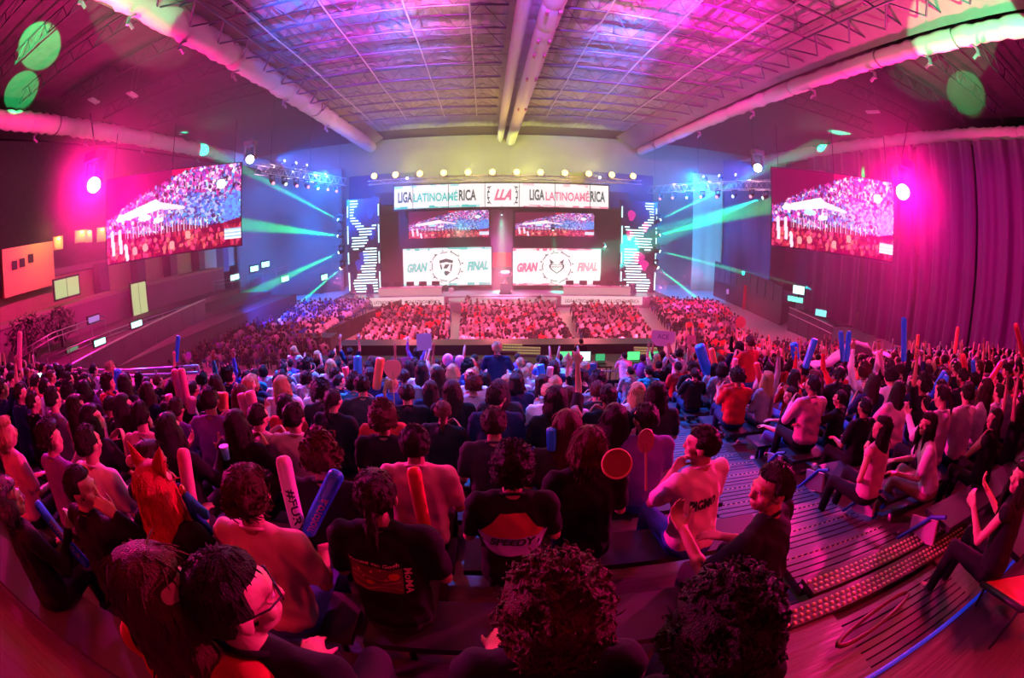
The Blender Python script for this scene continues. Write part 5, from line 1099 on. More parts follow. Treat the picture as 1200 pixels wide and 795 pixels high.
its += [('print_text', fit(text_mesh('Vincent van Gogh', 1, 0, bold=.02), .225, .024), -.03, 0.922, R(-3), prl, .006), ('print_text', fit(text_mesh('MoMA', 1, 0, bold=.03), .15, .034), .112, 0.825, R(-92), prl, .006)]
back_print(t, F, its)
t, F, P = H(600, 550, dict(arms='lap', hy=.1), 0, 'tee', 'curly', 0, 0, 'black', 'black', 'dark', 'man with curly hair in dark jersey with red and pale lettered back panel', c=-.66)
its = [('print_panel', grid_patch(1, 1, 14, lambda u, v: ((u - .5) * (.13 + .22 * (1 - v)), -.03 + v * .15)), 0, .86, 0, mat('jersey_red', (.55, .06, .10), .8), .005),
       ('print_panel', grid_patch(1, 1, 14, lambda u, v: ((u - .5) * .38 * (1 - .55 * (1 - v) ** 2), -.15 + v * .12)), 0, .86, 0, mat('jersey_pale', (.5, .55, 1), .8), .005),  # blue tint of this pale panel stands in for blue light
       ('print_text', fit(text_mesh('SPEEDY', 1, 0, shear=.2, bold=.03), .25, .05), 0, .80, 0, M_black, .009)]
back_print(t, F, its)
t, F, P = H(822, 522, dict(arms=('lap', 'chin'), hy=.9, lean=.12, twist=.25), 0, 'tee', 'short', 0, 0, 'white', 'blue', 'dark', 'man in white shirt with dark block lettering across the back beside the aisle', c=-.68, rz=.1, eyes=True)
back_print(t, F, [('print_text', fit(text_mesh('PIGMO', 1, 0, bold=.035), .19, .07), -.015, .86, R(4), M_black, .006)])
H(486, 521, dict(arms='lap', hy=.25, lean=.1), 0, 'tee', 'short', 0, 1, 'pink', 'black', 'dark', 'man in bright red pink T-shirt behind the woman with tied hair', c=-.66)
H(690, 525, dict(arms='lap', hy=-.2), 0, 'tee', 'bob', 1, 1, 'black', 'black', 'auburn', 'person with short bobbed hair in black top right of the panelled jersey', c=-.66)
H(904, 573, dict(arms=('lap', 'phone'), hy=1.25, lean=.22, twist=.3), 0, 'tee', 'short', 0, 1, 'black', 'charcoal', 'dark', 'man in black shirt in left profile between the stud strips and the white lettered shirt', c=-.70, rz=.25, eyes=True)
H(292, 583, dict(arms='lap', hy=-.1), 0, 'tee', 'messy', 0, 1, 'salmon', 'denim', 'auburn', 'person with rounded auburn hair in salmon T-shirt below the white stick', c=-.68)
H(96, 573, dict(arms=('mouth', 'mouth'), hy=-1.1), 0, 'long', 'short', 0, 0, 'black', 'black', 'dark', 'person in dark hoodie turned right holding hands to the mouth', c=-.70, eyes=True)
# costume wig with pointed ears
t, F, P = H(184, 573, dict(arms=('low_stick', 'lap'), hy=-.1, sw=.17), 0, 'long', 'long', 1, 0, 'black', 'black', 'red', 'cosplayer in long red wig with two pointed fox ears', c=-.68)
J = F['J']
for s in (-1, 1):
    b = MB(); p = J['head'] + V3((s * .055, 0, .09)); b.lathe([(.045, 0), (.04, .04), (.024, .09), (.002, .14)], 14); b.v = [np.array([Matrix.Rotation(s * .45, 3, 'Y') @ V3((v[0], v[1] * .55, v[2])) + p for v in x]) for x in b.v]; b.obj('ear', HAIRS['red'], t, True)
b = MB(); b.ball(J['head'] + V3((-.12, -.01, .12)), .028, None, 16, 12); b.obj('pompom', mat('pompom', (.85, .5, .5), .9, bump=1, scale=60), t, True); b = MB(); b.cap(J['head'] + V3((-.05, -.03, .095)), J['head'] + V3((-.12, -.01, .12)), .006, .006); b.cap(J['head'] + V3((-.08, -.06, .1)), J['head'] + V3((.0, -.085, .105)), .008, .008); b.obj('hair_band', mat('band_white', (.8, .7, .7), .6), t, True)
b = MB(); a = J['head'] + V3((.13, .05, -.03)); b.tube([a, a + V3((.03, .0, -.06)), a + V3((.01, .02, -.12)), a + V3((.09, .0, -.20))], [.02, .035, .03, .012], 10); b.tube([a + V3((.02, 0, -.03)), a + V3((.09, 0, -.09)), a + V3((.10, 0, -.11))], [.02, .025, .01], 8); b.obj('teal_ribbon', CL['teal'], t, True)
b = MB(); b.ball(a + V3((-.005, 0, .015)), (.016, .016, .03), None, 10, 8); b.obj('gold_clasp', mat('gold', (.8, .45, .1), .3, 1), t, True)
# white shirt woman, dark men and others right of the aisle
H(1087, 498, dict(arms=('lap', 'lap'), hy=1.0, lean=.42, twist=.5, foot=.10), 0, 'tee', 'long', 1, 0, 'white', 'khaki', 'dark', 'woman in white T-shirt and khaki trousers leaning forward right of the aisle', c=-.80, rz=.35, eyes=True, shoes=mat('shoe_blue', (.05, .3, .7), .4))
H(1033, 502, dict(arms=('chin', 'hip'), hy=1.1, lean=.1), 1, 'tank', 'long', 1, 0, 'pink', 'black', 'dark', 'woman in pale sleeveless top with hand at face right of the aisle', c=-.80, rz=.2)
H(984, 468, dict(arms=('lap', 'out'), hy=.3, lean=.0, twist=.2), 0, 'tee', 'short', 0, 1, 'black', 'black', 'dark', 'broad man in black T-shirt with his left arm stretched out', c=-.82, rz=.2, smax=1.25, shoes=mat('shoe_blue', (.05, .3, .7), .4))
H(926, 464, dict(arms=('lap', 'lap'), hy=1.2, lean=.35, twist=.3), 0, 'tee', 'short', 0, 0, 'black', 'denim', 'dark', 'man in black shirt and light blue jeans leaning on his knees by the aisle', c=-.82, rz=.3, smax=1.25, shoes=M_shoe)
H(1013, 478, dict(arms='lap', hy=.1), 1, 'tee', 'short', 0, 2, 'black', 'black', 'dark', 'man in black shirt just right of the broad man', c=-.80)
H(1165, 492, dict(arms=('up', 'chin'), hy=1.0, lean=.1), 1, 'tank', 'long', 1, 1, 'black', 'black', 'dark', 'woman with long dark hair and raised arm at the right', c=-.80)
H(1196, 560, dict(arms=('phone', 'low_stick'), hy=1.2, lean=.2), 0, 'tank', 'long', 1, 0, 'black', 'black', 'dark', 'person in black with bent bare arms cut by the right picture edge', c=-.85)
H(1195, 475, dict(arms='up', hy=.6), 1, 'tank', 'long', 1, 0, 'black', 'black', 'dark', 'person in black sleeveless top with both arms up at right picture edge', c=-.78)
H(907, 446, dict(arms='clap', hy=.9), 1, 'tee', 'long', 1, 0, 'pink', 'black', 'dark', 'woman in pink top clapping behind the man in jeans', c=-.82)
# middle rows, named from their look
H(720, 492, dict(arms='lap', hy=0), 1, 'tee', 'long', 1, 1, 'charcoal', 'black', 'dark', 'woman with long dark hair above the oval hand drum', c=-.66)
H(756, 492, dict(arms='lap', hy=.4), 1, 'tee', 'short', 0, 0, 'purple', 'denim', 'dark', 'man in dark patterned shirt behind the round pink fan', c=-.66)
H(664, 502, dict(arms='lap', hy=.2), 1, 'tee', 'long', 1, 0, 'charcoal', 'black', 'auburn', 'woman with light auburn hair in dark top left of the bob haired one', c=-.66)
H(667, 466, dict(arms='lap', hy=.1), 1, 'tee', 'long', 1, 0, 'pink', 'black', 'auburn', 'woman with auburn hair in pale top left of the child', c=-.66)
H(579, 497, dict(arms='lap', hy=0), 1, 'tee', 'short', 0, 1, 'charcoal', 'black', 'brown', 'broad man in dark T-shirt directly before the curly haired jersey', c=-.66, smax=1.25)
H(449, 492, dict(arms='lap', hy=0), 1, 'tee', 'curly', 0, 1, 'black', 'black', 'auburn', 'person with light reddish curls left of the heart shaped paddle stick', c=-.66)
H(345, 490, dict(arms='lap', hy=0), 1, 'tee', 'short', 0, 0, 'white', 'black', 'dark', 'man in pale T-shirt directly above the white lettered stick', c=-.66, smax=1.2)
H(378, 535, dict(arms='lap', hy=0), 1, 'tee', 'messy', 0, 1, 'black', 'black', 'auburn', 'person with thick auburn hair behind the white and blue sticks', c=-.66)
H(278, 498, dict(arms='clap', hy=0), 1, 'long', 'long', 1, 0, 'black', 'black', 'dark', 'woman in black with very long dark hair left of the pale T-shirt', c=-.66)
H(199, 505, dict(arms='phone', hy=0), 1, 'long', 'long', 1, 0, 'black', 'black', 'dark', 'woman in black with long dark hair behind the fox eared wig', c=-.66)
H(145, 478, dict(arms='clap', hy=-.4), 1, 'long', 'long', 1, 0, 'black', 'black', 'dark', 'long haired woman in black left of the tall pink sticks', c=-.66)
H(108, 492, dict(arms='clap', hy=-.7), 1, 'tee', 'long', 1, 0, 'charcoal', 'black', 'dark', 'long haired woman turned right above the dark hoodie', c=-.66)
H(60, 515, dict(arms='clap', hy=-.9), 1, 'tee', 'messy', 0, 0, 'purple', 'black', 'brown', 'person with rounded brown hair clapping above the grey bob', c=-.68)
H(8, 508, dict(arms='lap', hy=-1), 1, 'tee', 'bob', 1, 0, 'pink', 'black', 'blond', 'person with pale sparkling cap of hair at the left picture edge', c=-.70)
# standing people at the foot of the aisle and by the rail
H(699, 430, dict(stance='stand', arms='down', hy=1.5), 1, 'tee', 'tail', 1, 0, 'white', 'yellow', 'brown', 'child in white top standing at the foot of the aisle', dist=13.6, smin=.55, smax=.72)
t = [o for o in C.objects if o.get('label', '').startswith('child in')][0]; J = figure(str(sorted(dict(stance='stand', arms='down', hy=1.5).items())), dict(stance='stand', arms='down', hy=1.5), 1, 'tee', 'tail', 1)['J']
b = MB(); n = 28; prof = [(.15, 1.02), (.24, .90), (.31, .76), (.33, .66)]; vs = []; fs = []
for k, (r0, z) in enumerate(prof):
    for j in range(n): a = 2 * math.pi * j / n; rr = r0 * (1 + .10 * (k / 3) * math.cos(a * 7)); vs.append((rr * math.cos(a), rr * math.sin(a), z))
for k in range(3):
    for j in range(n): fs.append((k * n + j, (k + 1) * n + j, (k + 1) * n + (j + 1) % n, k * n + (j + 1) % n))
b.add(vs, fs); o = b.obj('skirt', CL['yellow'], t, True); o.modifiers.new('s', 'SOLIDIFY').thickness = .012
H(731, 418, dict(stance='stand', arms=('down', 'chin'), hy=.8, lean=.5), 1, 'tee', 'short', 0, 0, 'pink', 'black', 'dark', 'person in pale pink shirt bending over right of the child', dist=12.6)
H(770, 420, dict(stance='stand', arms='up', hy=2.9), 1, 'tee', 'long', 1, 0, 'white', 'denim', 'blond', 'fair haired woman in white holding up the paper sign', dist=11.2, rz=3.0)
H(797, 416, dict(stance='stand', arms=('stick', 'up'), hy=2.6), 1, 'tee', 'messy', 0, 0, 'white', 'black', 'dark', 'person in white top with raised arms right of the sign holder', dist=10.8, rz=2.6)
H(760, 436, dict(arms='lap', hy=.4, lean=.3), 1, 'long', 'short', 0, 0, 'teal', 'denim', 'dark', 'seated person in teal jacket below the paper sign', dist=8.4)
H(738, 436, dict(arms='lap', hy=.6, lean=.2), 1, 'long', 'short', 0, 0, 'grey', 'denim', 'dark', 'seated person in light grey jacket right of the child', dist=9.6)
H(488, 413, dict(stance='stand', arms='up', hy=.4), 1, 'long', 'long', 1, 0, 'purple', 'black', 'dark', 'standing person holding up the pale pink paper by the rail', dist=12.4)
H(345, 411, dict(stance='stand', arms='chin', hy=-.4), 1, 'long', 'bob', 1, 0, 'white', 'denim', 'blond', 'person with pale covered head standing by the rail', dist=12.6)
H(372, 416, dict(stance='stand', arms='clap', hy=-.4), 1, 'tee', 'bob', 1, 0, 'black', 'denim', 'blond', 'fair haired person in black standing by the rail', dist=12.4)
H(389, 417, dict(stance='stand', arms='lap', hy=0), 1, 'tee', 'short', 0, 0, 'black', 'black', 'dark', 'broad man in black lettered T-shirt near the rail', dist=11.2, smin=1)
H(410, 413, dict(stance='stand', arms='up', hy=.2), 1, 'tee', 'short', 0, 0, 'navy', 'denim', 'dark', 'person in navy top with both arms up near the rail', dist=11.8)
# technician and others beyond the rail
H(681, 401, dict(stance='stand', arms='phone', hy=.1), 1, 'tee', 'short', 0, 1, 'black', 'black', 'dark', 'technician in black standing between the green screens', dist=17.4, smin=.95)

# ---- the rows filled up around them
POSES = [dict(arms='lap', hy=0), dict(arms='lap', hy=.35), dict(arms='lap', hy=-.4, lean=.12), dict(arms='clap', hy=-.2), dict(arms='clap', hy=.3, lean=.1), dict(arms='phone', hy=.1, hp=-.3), dict(arms=('lap', 'chin'), hy=-.7, lean=.2),
         dict(arms=('up', 'lap'), hy=.1), dict(arms='up', hy=0), dict(arms=('lap', 'up'), hy=.4), dict(arms=('stick', 'lap'), hy=-.2), dict(arms=('lap', 'stick'), hy=.2)]
ST = [dict(stance='stand', arms='up', hy=.2), dict(stance='stand', arms=('stick', 'down'), hy=-.2), dict(stance='stand', arms=('down', 'up'), hy=.4), dict(stance='stand', arms='clap', hy=.1), dict(stance='stand', arms=('down', 'chin'), hy=-.5)]
rng = random.Random(12)
def project(p):
    f0 = p.x * math.sin(YAW) + p.y * math.cos(YAW); x = p.x * math.cos(YAW) - p.y * math.sin(YAW)
    f = f0 * math.cos(PITCH) - p.z * math.sin(PITCH); u = f0 * math.sin(PITCH) + p.z * math.cos(PITCH)
    r = 2 * FPX * math.sin(math.atan2(math.hypot(x, u), f) / 2); h = math.hypot(x, u) + 1e-9
    return 600 + x / h * r, 397.5 - u / h * r
cands = []
for r in range(NR):
    x = -27.0
    while x < 27:
        x += .53 + rng.uniform(-.03, .05)
        if AX0 - .28 < x < AX1 + .22: continue
        if r == 0 and (x > .75 or x < -1.9): continue
        if r == 0: continue
        if r > 6 and x < -5.3: continue
        if x > AX1 and YR(r) > 10.8 - 3.2 * (x / (YR(r) + .1) - 1.25): continue
        if r == 1 and (x > -.95 or x < -3.4): continue
        y = YR(r) + .12 + rng.uniform(-.05, .05); z = ZR(r)
        hp = V3((x, y + .03, z + 1.22)); px, py = project(hp)
        if px < -60 or px > 1260 or py > 860: continue
        if any(abs(x - tx) < .38 and abs(y - ty) < .38 for (_, tx, ty, _) in taken): continue
        if any(hd > hp.length and abs(px - hx) < hr * 1.25 and hy - hr * .7 < py < hy + hr * 3.4 for (hx, hy, hr, hd) in HSCR): continue
        cands.append((hp.length, r, x, y, z))
cands.sort(); NIND = 300 - NPERS[0] - 14
HD = {'dark': 'dark', 'brown': 'brown', 'auburn': 'auburn', 'blond': 'fair', 'grey': 'greying'}
SD = {'short': 'short', 'buzz': 'cropped', 'curly': 'curly', 'bob': 'bobbed', 'long': 'long', 'tail': 'tied', 'messy': 'tousled'}
CD = {'black': 'black', 'charcoal': 'charcoal', 'navy': 'navy', 'white': 'white', 'grey': 'grey', 'pink': 'pink', 'red': 'red', 'blue': 'blue', 'teal': 'teal', 'orange': 'orange', 'purple': 'purple'}
seatno = {}; side_sticks = []; placed = []; far = []
for n, (d, r, x, y, z) in enumerate(cands):
    right = x > AX1; left = not right
    if n >= NIND: far.append((r, x, y, z)); continue
    u = rng.random()
    if right and r >= 3 and u < .42: pose = rng.choice(POSES[7:]) if rng.random() < .65 else rng.choice(ST if r > 6 else POSES[:7])
    elif left and u < (.02 if r < 5 else .07): pose = rng.choice(POSES[7:])
    elif r >= 9 and u < .08: pose = rng.choice(ST)
    else: pose = rng.choice(POSES[:7])
    fem = int(rng.random() < .5); hs = rng.choice(['long', 'long', 'bob', 'tail']) if fem else rng.choice(['short', 'short', 'messy', 'curly', 'buzz'])
    hs = {'buzz': 'short'}.get(hs, hs)
    cen = -6 < x < 2.2 and r >= 6
    sc = rng.choice(['white', 'blue', 'grey', 'navy', 'teal', 'white', 'black'] if cen else ['black', 'black', 'black', 'charcoal', 'navy', 'white', 'pink', 'grey', 'purple', 'red'] if left else ['black', 'black', 'white', 'pink', 'red', 'grey', 'white', 'navy'])  # palette by zone; the centre blues stand in for blue light there
    hc = rng.choice(['dark', 'dark', 'dark', 'brown', 'brown', 'auburn', 'blond'] if r > 3 else ['dark', 'dark', 'brown'])
    placed.append(dict(r=r, x=x, y=y, z=z, pose=pose, fem=fem, hs=hs, sc=sc, hc=hc, kind=rng.choice(['tee', 'tee', 'long'])))
_ls = {}
def ordw(n):
    o1 = ['', 'first', 'second', 'third', 'fourth', 'fifth', 'sixth', 'seventh', 'eighth', 'ninth', 'tenth', 'eleventh', 'twelfth', 'thirteenth', 'fourteenth', 'fifteenth', 'sixteenth', 'seventeenth', 'eighteenth', 'nineteenth']
    return o1[n] if n < 20 else ['twentieth', 'thirtieth', 'fortieth', 'fiftieth'][n // 10 - 2] if n % 10 == 0 else ['twenty', 'thirty', 'forty', 'fifty'][n // 10 - 2] + '-' + o1[n % 10]
def LABS(l):
    l = l.replace('tousled fair', 'tousled blond'); _ls[l] = _ls.get(l, 0) + 1; return l if _ls[l] == 1 else l + ' again'
byrow = {}
for q in placed: byrow.setdefault((q['r'], q['x'] > AX1), []).append(q)
RW = ['front', 'second', 'third', 'fourth', 'fifth', 'sixth', 'seventh', 'eighth', 'ninth', 'tenth', 'eleventh', 'twelfth', 'thirteenth', 'fourteenth']
for (r, rt_), L_ in byrow.items():
    L_.sort(key=lambda q: q['x'] if rt_ else -q['x'])
    for i, q in enumerate(L_):
        P_ = q['pose']; a = P_['arms']; arm = ('arms raised' if a in ('up',) else 'clapping' if a == 'clap' else 'holding a phone' if a == 'phone' else 'one arm raised' if isinstance(a, tuple) and ('up' in a or 'stick' in a) else 'hand at chin' if isinstance(a, tuple) else 'seated')
        lab = '%s %s hair, %s top, %s, %s %s of aisle, %s row' % (SD[q['hs']], HD[q['hc']], CD[q['sc']], arm, ordw(i + 1), 'right' if rt_ else 'left', RW[r])
        lod = 1 if r < 8 else 2
        lab = LABS(lab)
        F = figure(str(sorted(P_.items())), P_, lod, q['kind'], q['hs'], q['fem']); s = rng.uniform(.93, 1.06)
        zz = q['z'] + (0 if P_.get('stance') else .0)
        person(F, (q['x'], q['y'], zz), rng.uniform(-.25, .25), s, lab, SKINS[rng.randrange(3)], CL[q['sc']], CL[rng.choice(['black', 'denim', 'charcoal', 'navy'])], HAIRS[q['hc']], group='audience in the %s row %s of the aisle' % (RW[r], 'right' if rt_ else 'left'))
        if isinstance(a, tuple) and 'stick' in a and rng.random() < .5: side_sticks.append((q, F, s, 'R' if a[0] == 'stick' else 'L', C.objects[-1]))

# ---- inflatable sticks
M_air = {'pink': mat('inflatable_pink', (.9, .35, .45), .3, bump=.15, scale=8), 'white': mat('inflatable_white', (.95, .75, .75), .3, bump=.15, scale=8), 'red': mat('inflatable_red', (.9, .08, .10), .3), 'blue': mat('inflatable_blue', (.02, .34, 1), .25, spec=.8), 'orange': mat('inflatable_orange', (.95, .22, .10), .3)}
def stick_mesh():
    b = MB(); n = 14; vs = []; fs = []; prof = [(.0, -.5, 1), (.55, -.5, .35), (.86, -.475, .8), (1, -.43, 1), (1.0, -.2, 1), (.99, 0, 1), (1.0, .2, 1), (1, .43, 1), (.86, .475, .8), (.55, .5, .35), (.0, .5, 1)]
    for k, (r_, z, fl) in enumerate(prof):
        for j in range(n): a = 2 * math.pi * j / n; rr = r_ * (1 + .035 * math.sin(5 * a + k)); vs.append((rr * math.cos(a), rr * math.sin(a) * fl, z))
    for k in range(len(prof) - 1):
        for j in range(n): fs.append((k * n + j, k * n + (j + 1) % n, (k + 1) * n + (j + 1) % n, (k + 1) * n + j))
    b.add(vs, fs); return b.mesh('inflatable_stick')
SM = stick_mesh(); SM.materials.append(None)
def stick(p0, p1, r_, col, label, txt=None, group='inflatable cheering sticks'):
    p0, p1 = V3(p0), V3(p1); d = p1 - p0
    o = bpy.data.objects.new('inflatable_stick', SM); C.objects.link(o); o.material_slots[0].link = 'OBJECT'; o.material_slots[0].material = M_air[col]
    zc = nrm(d); xc = nrm(zc.cross(-p0)) if zc.cross(-p0).length > 1e-3 else V3((1, 0, 0)); yc = zc.cross(xc)   # local -y faces the camera side
    M = Matrix((xc, yc, zc)).transposed()
    if (yc.dot(p0)) < 0: M = Matrix((-xc, -yc, zc)).transposed()
    o.rotation_euler = M.to_euler(); o.location = (p0 + p1) / 2; o.scale = (r_, r_, d.length * 1.0); tag(o, label, 'inflatable stick', group)
    if txt:
        word_, tm, flip = txt; L_ = d.length; me = fit(text_mesh(word_, 1, 0, bold=.02), L_ * .55, r_ * 1.15)
        for v in me.vertices:
            a = v.co.y / r_; z = v.co.x * flip
            lx = math.sin(a) * 1.04 * -flip; ly = -math.cos(a) * 1.04; v.co = (lx, ly, (z - .10 * L_) / L_)
        link('lettering', me, o, tm)
def pstick(a, c, y, r_, col, label, txt=None, y2=None): stick(at_y(c[0], c[1], y2 or y), at_y(a[0], a[1], y), r_, col, label, txt)
pstick((214, 526), (234, 632), 1.42, .036, 'pink', 'tall pale pink inflatable stick right of the fox eared wig')
pstick((331, 535), (354, 632), 1.75, .042, 'white', 'white inflatable stick with dark lettering', ('#FURY', M_black, -1))
pstick((396, 553), (360, 626), 1.75, .042, 'blue', 'blue inflatable stick with violet lettering beside the white one', ('motorola', mat('print_violet', (.35, .2, .6), .5), 1))
pstick((484, 548), (500, 628), 1.75, .034, 'red', 'hot pink red inflatable stick left of the red T-shirt')
pstick((42, 588), (104, 664), .95, .030, 'blue', 'dark blue inflatable stick at lower left', ('motorola', mat('print_violet', (.35, .2, .6), .5), -1))
for i, (a, c, y, r_, col, lab) in enumerate([
    ((204, 433), (214, 478), 3.9, .05, 'pink', 'left one of the tall pair of pink sticks at left'), ((212, 432), (222, 480), 3.9, .05, 'pink', 'right one of the tall pair of pink sticks at left'),
    ((197, 462), (203, 482), 3.7, .05, 'pink', 'short pink stick left of the tall pair'), ((226, 466), (224, 484), 3.7, .05, 'pink', 'short pink stick right of the tall pair'),
    ((282, 461), (293, 500), 3.3, .045, 'pink', 'left one of the leaning pair of pink sticks'), ((292, 458), (305, 504), 3.3, .05, 'pink', 'right one of the leaning pair of pink sticks'),
    ((256, 460), (258, 482), 4.0, .045, 'orange', 'left short orange pink stick behind the long haired woman'), ((263, 460), (264, 480), 4.0, .045, 'orange', 'right short orange pink stick behind the long haired woman'),
    ((37, 454), (44, 498), 3.2, .03, 'orange', 'thin orange stick at far left'), ((61, 446), (66, 470), 4.2, .04, 'blue', 'thin blue stick near the left end of the rail'),
    ((138, 433), (138, 456), 4.4, .07, 'blue', 'broad blue stick below the rail at left'), ((446, 419), (441, 457), 5.6, .06, 'orange', 'orange pink stick left of the heart paddle'),
    ((419, 417), (420, 450), 5.8, .06, 'blue', 'blue stick left of the orange pink one'), ((404, 430), (409, 448), 6.0, .05, 'red', 'small red stick left of the blue one'),
    ((550, 434), (552, 450), 6.0, .05, 'white', 'small white stick near the centre of the crowd'), ((633, 427), (636, 448), 6.6, .06, 'blue', 'pale blue stick right of centre near the rail'),
    ((645, 430), (644, 441), 6.6, .05, 'pink', 'short pink stick beside the pale blue one'), ((672, 477), (679, 490), 3.9, .04, 'pink', 'upper one of the crossed pink sticks left of the child'),
    ((666, 486), (676, 494), 3.8, .035, 'pink', 'lower one of the crossed pink sticks left of the child'), ((646, 502), (647, 528), 2.75, .035, 'blue', 'short blue stick left of the auburn haired woman'),
    ((819, 404), (830, 439), 8.0, .11, 'blue', 'big blue stick right of the paper sign'), ((833, 408), (840, 440), 8.2, .07, 'orange', 'orange pink stick beside the big blue one'),
    ((930, 402), (933, 421), 6.6, .08, 'blue', 'blue stick held up above the man in jeans'), ((955, 397), (943, 432), 6.2, .07, 'blue', 'leaning blue stick above the broad man'),
    ((985, 388), (988, 424), 6.0, .055, 'blue', 'left one of the blue pair over the white cloth'), ((995, 388), (992, 424), 6.0, .055, 'blue', 'right one of the blue pair over the white cloth'),
    ((1059, 372), (1059, 424), 4.6, .055, 'blue', 'tallest upright blue stick against the purple drape'), ((1108, 436), (1090, 466), 3.4, .06, 'blue', 'blue stick leaning left behind the white T-shirt'),
    ((1110, 440), (1099, 468), 3.3, .05, 'blue', 'second blue stick leaning beside the first behind the white T-shirt'), ((1128, 415), (1137, 478), 3.2, .05, 'red', 'tall red stick at right'),
    ((1140, 422), (1143, 458), 3.2, .045, 'blue', 'blue stick beside the tall red one'), ((1190, 380), (1199, 418), 2.6, .05, 'red', 'red stick at the right picture edge'),
    ((1174, 424), (1144, 470), 2.9, .045, 'red', 'leaning pink red stick at right'), ((886, 425), (892, 450), 6.2, .05, 'red', 'red stick behind the man in jeans'),
    ((862, 420), (858, 448), 6.6, .05, 'pink', 'pink stick left of the man in jeans'), ((1030, 412), (1036, 440), 4.6, .04, 'pink', 'thin pink stick right of the blue pair'), ((1010, 425), (1004, 446), 5, .045, 'orange', 'short orange stick under the blue pair')]):
    pstick(a, c, y, r_, col, lab)
for k, (q, F, s, hn, _) in enumerate(side_sticks):
    J = F['J']; w_ = J['wr' + hn] * s + V3((q['x'], q['y'], q['z'])); col = ['pink', 'red', 'blue', 'orange'][k % 4]
    stick(w_ + V3((0, .05, -.08)), w_ + V3((rng.uniform(-.12, .12), .12, rng.uniform(.35, .5))), .042, col, '%s stick held by place in the %s row at x-order %s' % (col, RW[q['r']], 'left' if q['x'] < 0 else 'right'))
    C.objects[-1]['label'] = '%s stick raised in the %s row, %s from picture left there' % (col, RW[q['r']], ordn[min(15, sum(1 for z_ in side_sticks if z_[0]['r'] == q['r'] and z_[0]['x'] < q['x']))])
# ---- fans, paddles, balloons, signs
def paddle(px, py, y, w_, h_, col, label, sx, sy, heart=False, name='hand_fan', cat='fan'):
    c = at_y(px, py, y); e = at_y(sx, sy, y - .02); t = empty(name, c, math.atan2(-c.x, c.y), label=label, cat=cat); b = MB(); n = 28; vs = []
    for yy in (-.004, .004):
        for j in range(n):
            a = 2 * math.pi * j / n; r_ = 1
            x_, z_ = math.sin(a), math.cos(a)
            if heart: z_ = z_ + .28 * abs(x_) - .10; x_ = x_ * (1 if z_ > 0 else 1 - .12 * -z_)
            vs.append((x_ * w_ / 2, yy, z_ * h_ / 2))
    b.add(vs, [tuple(range(n)), tuple(range(n, 2 * n))[::-1]] + [(j, j + n, (j + 1) % n + n, (j + 1) % n) for j in range(n)]); b.obj('blade', col, t)
    inv = Matrix.Rotation(-math.atan2(-c.x, c.y), 3, 'Z'); e_ = inv @ (e - c); bar('stick', e_, (0, -.006, -h_ * .1), .006, mat('paddle_stick', (.6, .4, .2), .5), t)
pp = mat('fan_pink', (.9, .40, .42), .5, vary=.1)
paddle(757, 517, 1.95, .085, .135, pp, 'round pink fan on a thin stick beside the aisle', 757, 575)
paddle(460, 433, 4.6, .20, .22, mat('fan_coral', (.95, .25, .22), .5), 'coral heart shaped paddle on a long stick left of centre', 463, 486, True, 'heart_paddle', 'paddle')
paddle(868, 378, 9, .25, .28, mat('fan_coral', (.95, .25, .22), .5), 'small pink disc held up before the right floor crowd', 868, 400, False)
paddle(221, 417, 9, .16, .2, mat('fan_violet', (.6, .2, .75), .5), 'small violet disc held up above the left rail', 221, 432, False)
c = at_y(723, 544, 1.95); t = empty('hand_drum', c, 0, label='oval hand drum with pale rim held before the aisle', cat='drum'); Rm = Matrix.Rotation(R(62), 3, 'X') @ Matrix.Rotation(R(0), 3, 'Z')
b = MB(); b.tube([(Matrix.Rotation(R(-20), 3, 'Y') @ (Rm @ V3((.075 * math.cos(a), .075 * math.sin(a), 0)))) for a in np.linspace(0, 2 * math.pi, 29)[:-1]], .006, 8, closed=True); b.obj('rim', mat('rim_orange', (.9, .45, .3), .4), t, True)
b = MB(); b.lathe([(.073, -.002), (.073, .002)], 28); b.v = [np.array([Matrix.Rotation(R(-20), 3, 'Y') @ (Rm @ V3(v)) for v in x]) for x in b.v]; b.obj('skin', mat('drum_red', (.35, .05, .07), .5), t)
for i, (px, py, lab) in enumerate([(525, 422, 'left one of the two pink balloons above the centre crowd'), (539, 424, 'right one of the two pink balloons above the centre crowd')]):
    c = at_y(px, py, 8); t = empty('balloon', c, label=lab, cat='balloon'); b = MB(); b.ball((0, 0, 0), (.105, .105, .12), None, 18, 14); b.obj('skin', mat('balloon_pink', (.95, .25, .6), .3), t, True); bar('string', (0, 0, -.12), (.02, 0, -.6), .006, M_dark, t); b = MB(); b.lathe([(.02, -.14), (.006, -.11)], 8); b.obj('knot', mat('balloon_pink', (.95, .25, .6), .3), t)
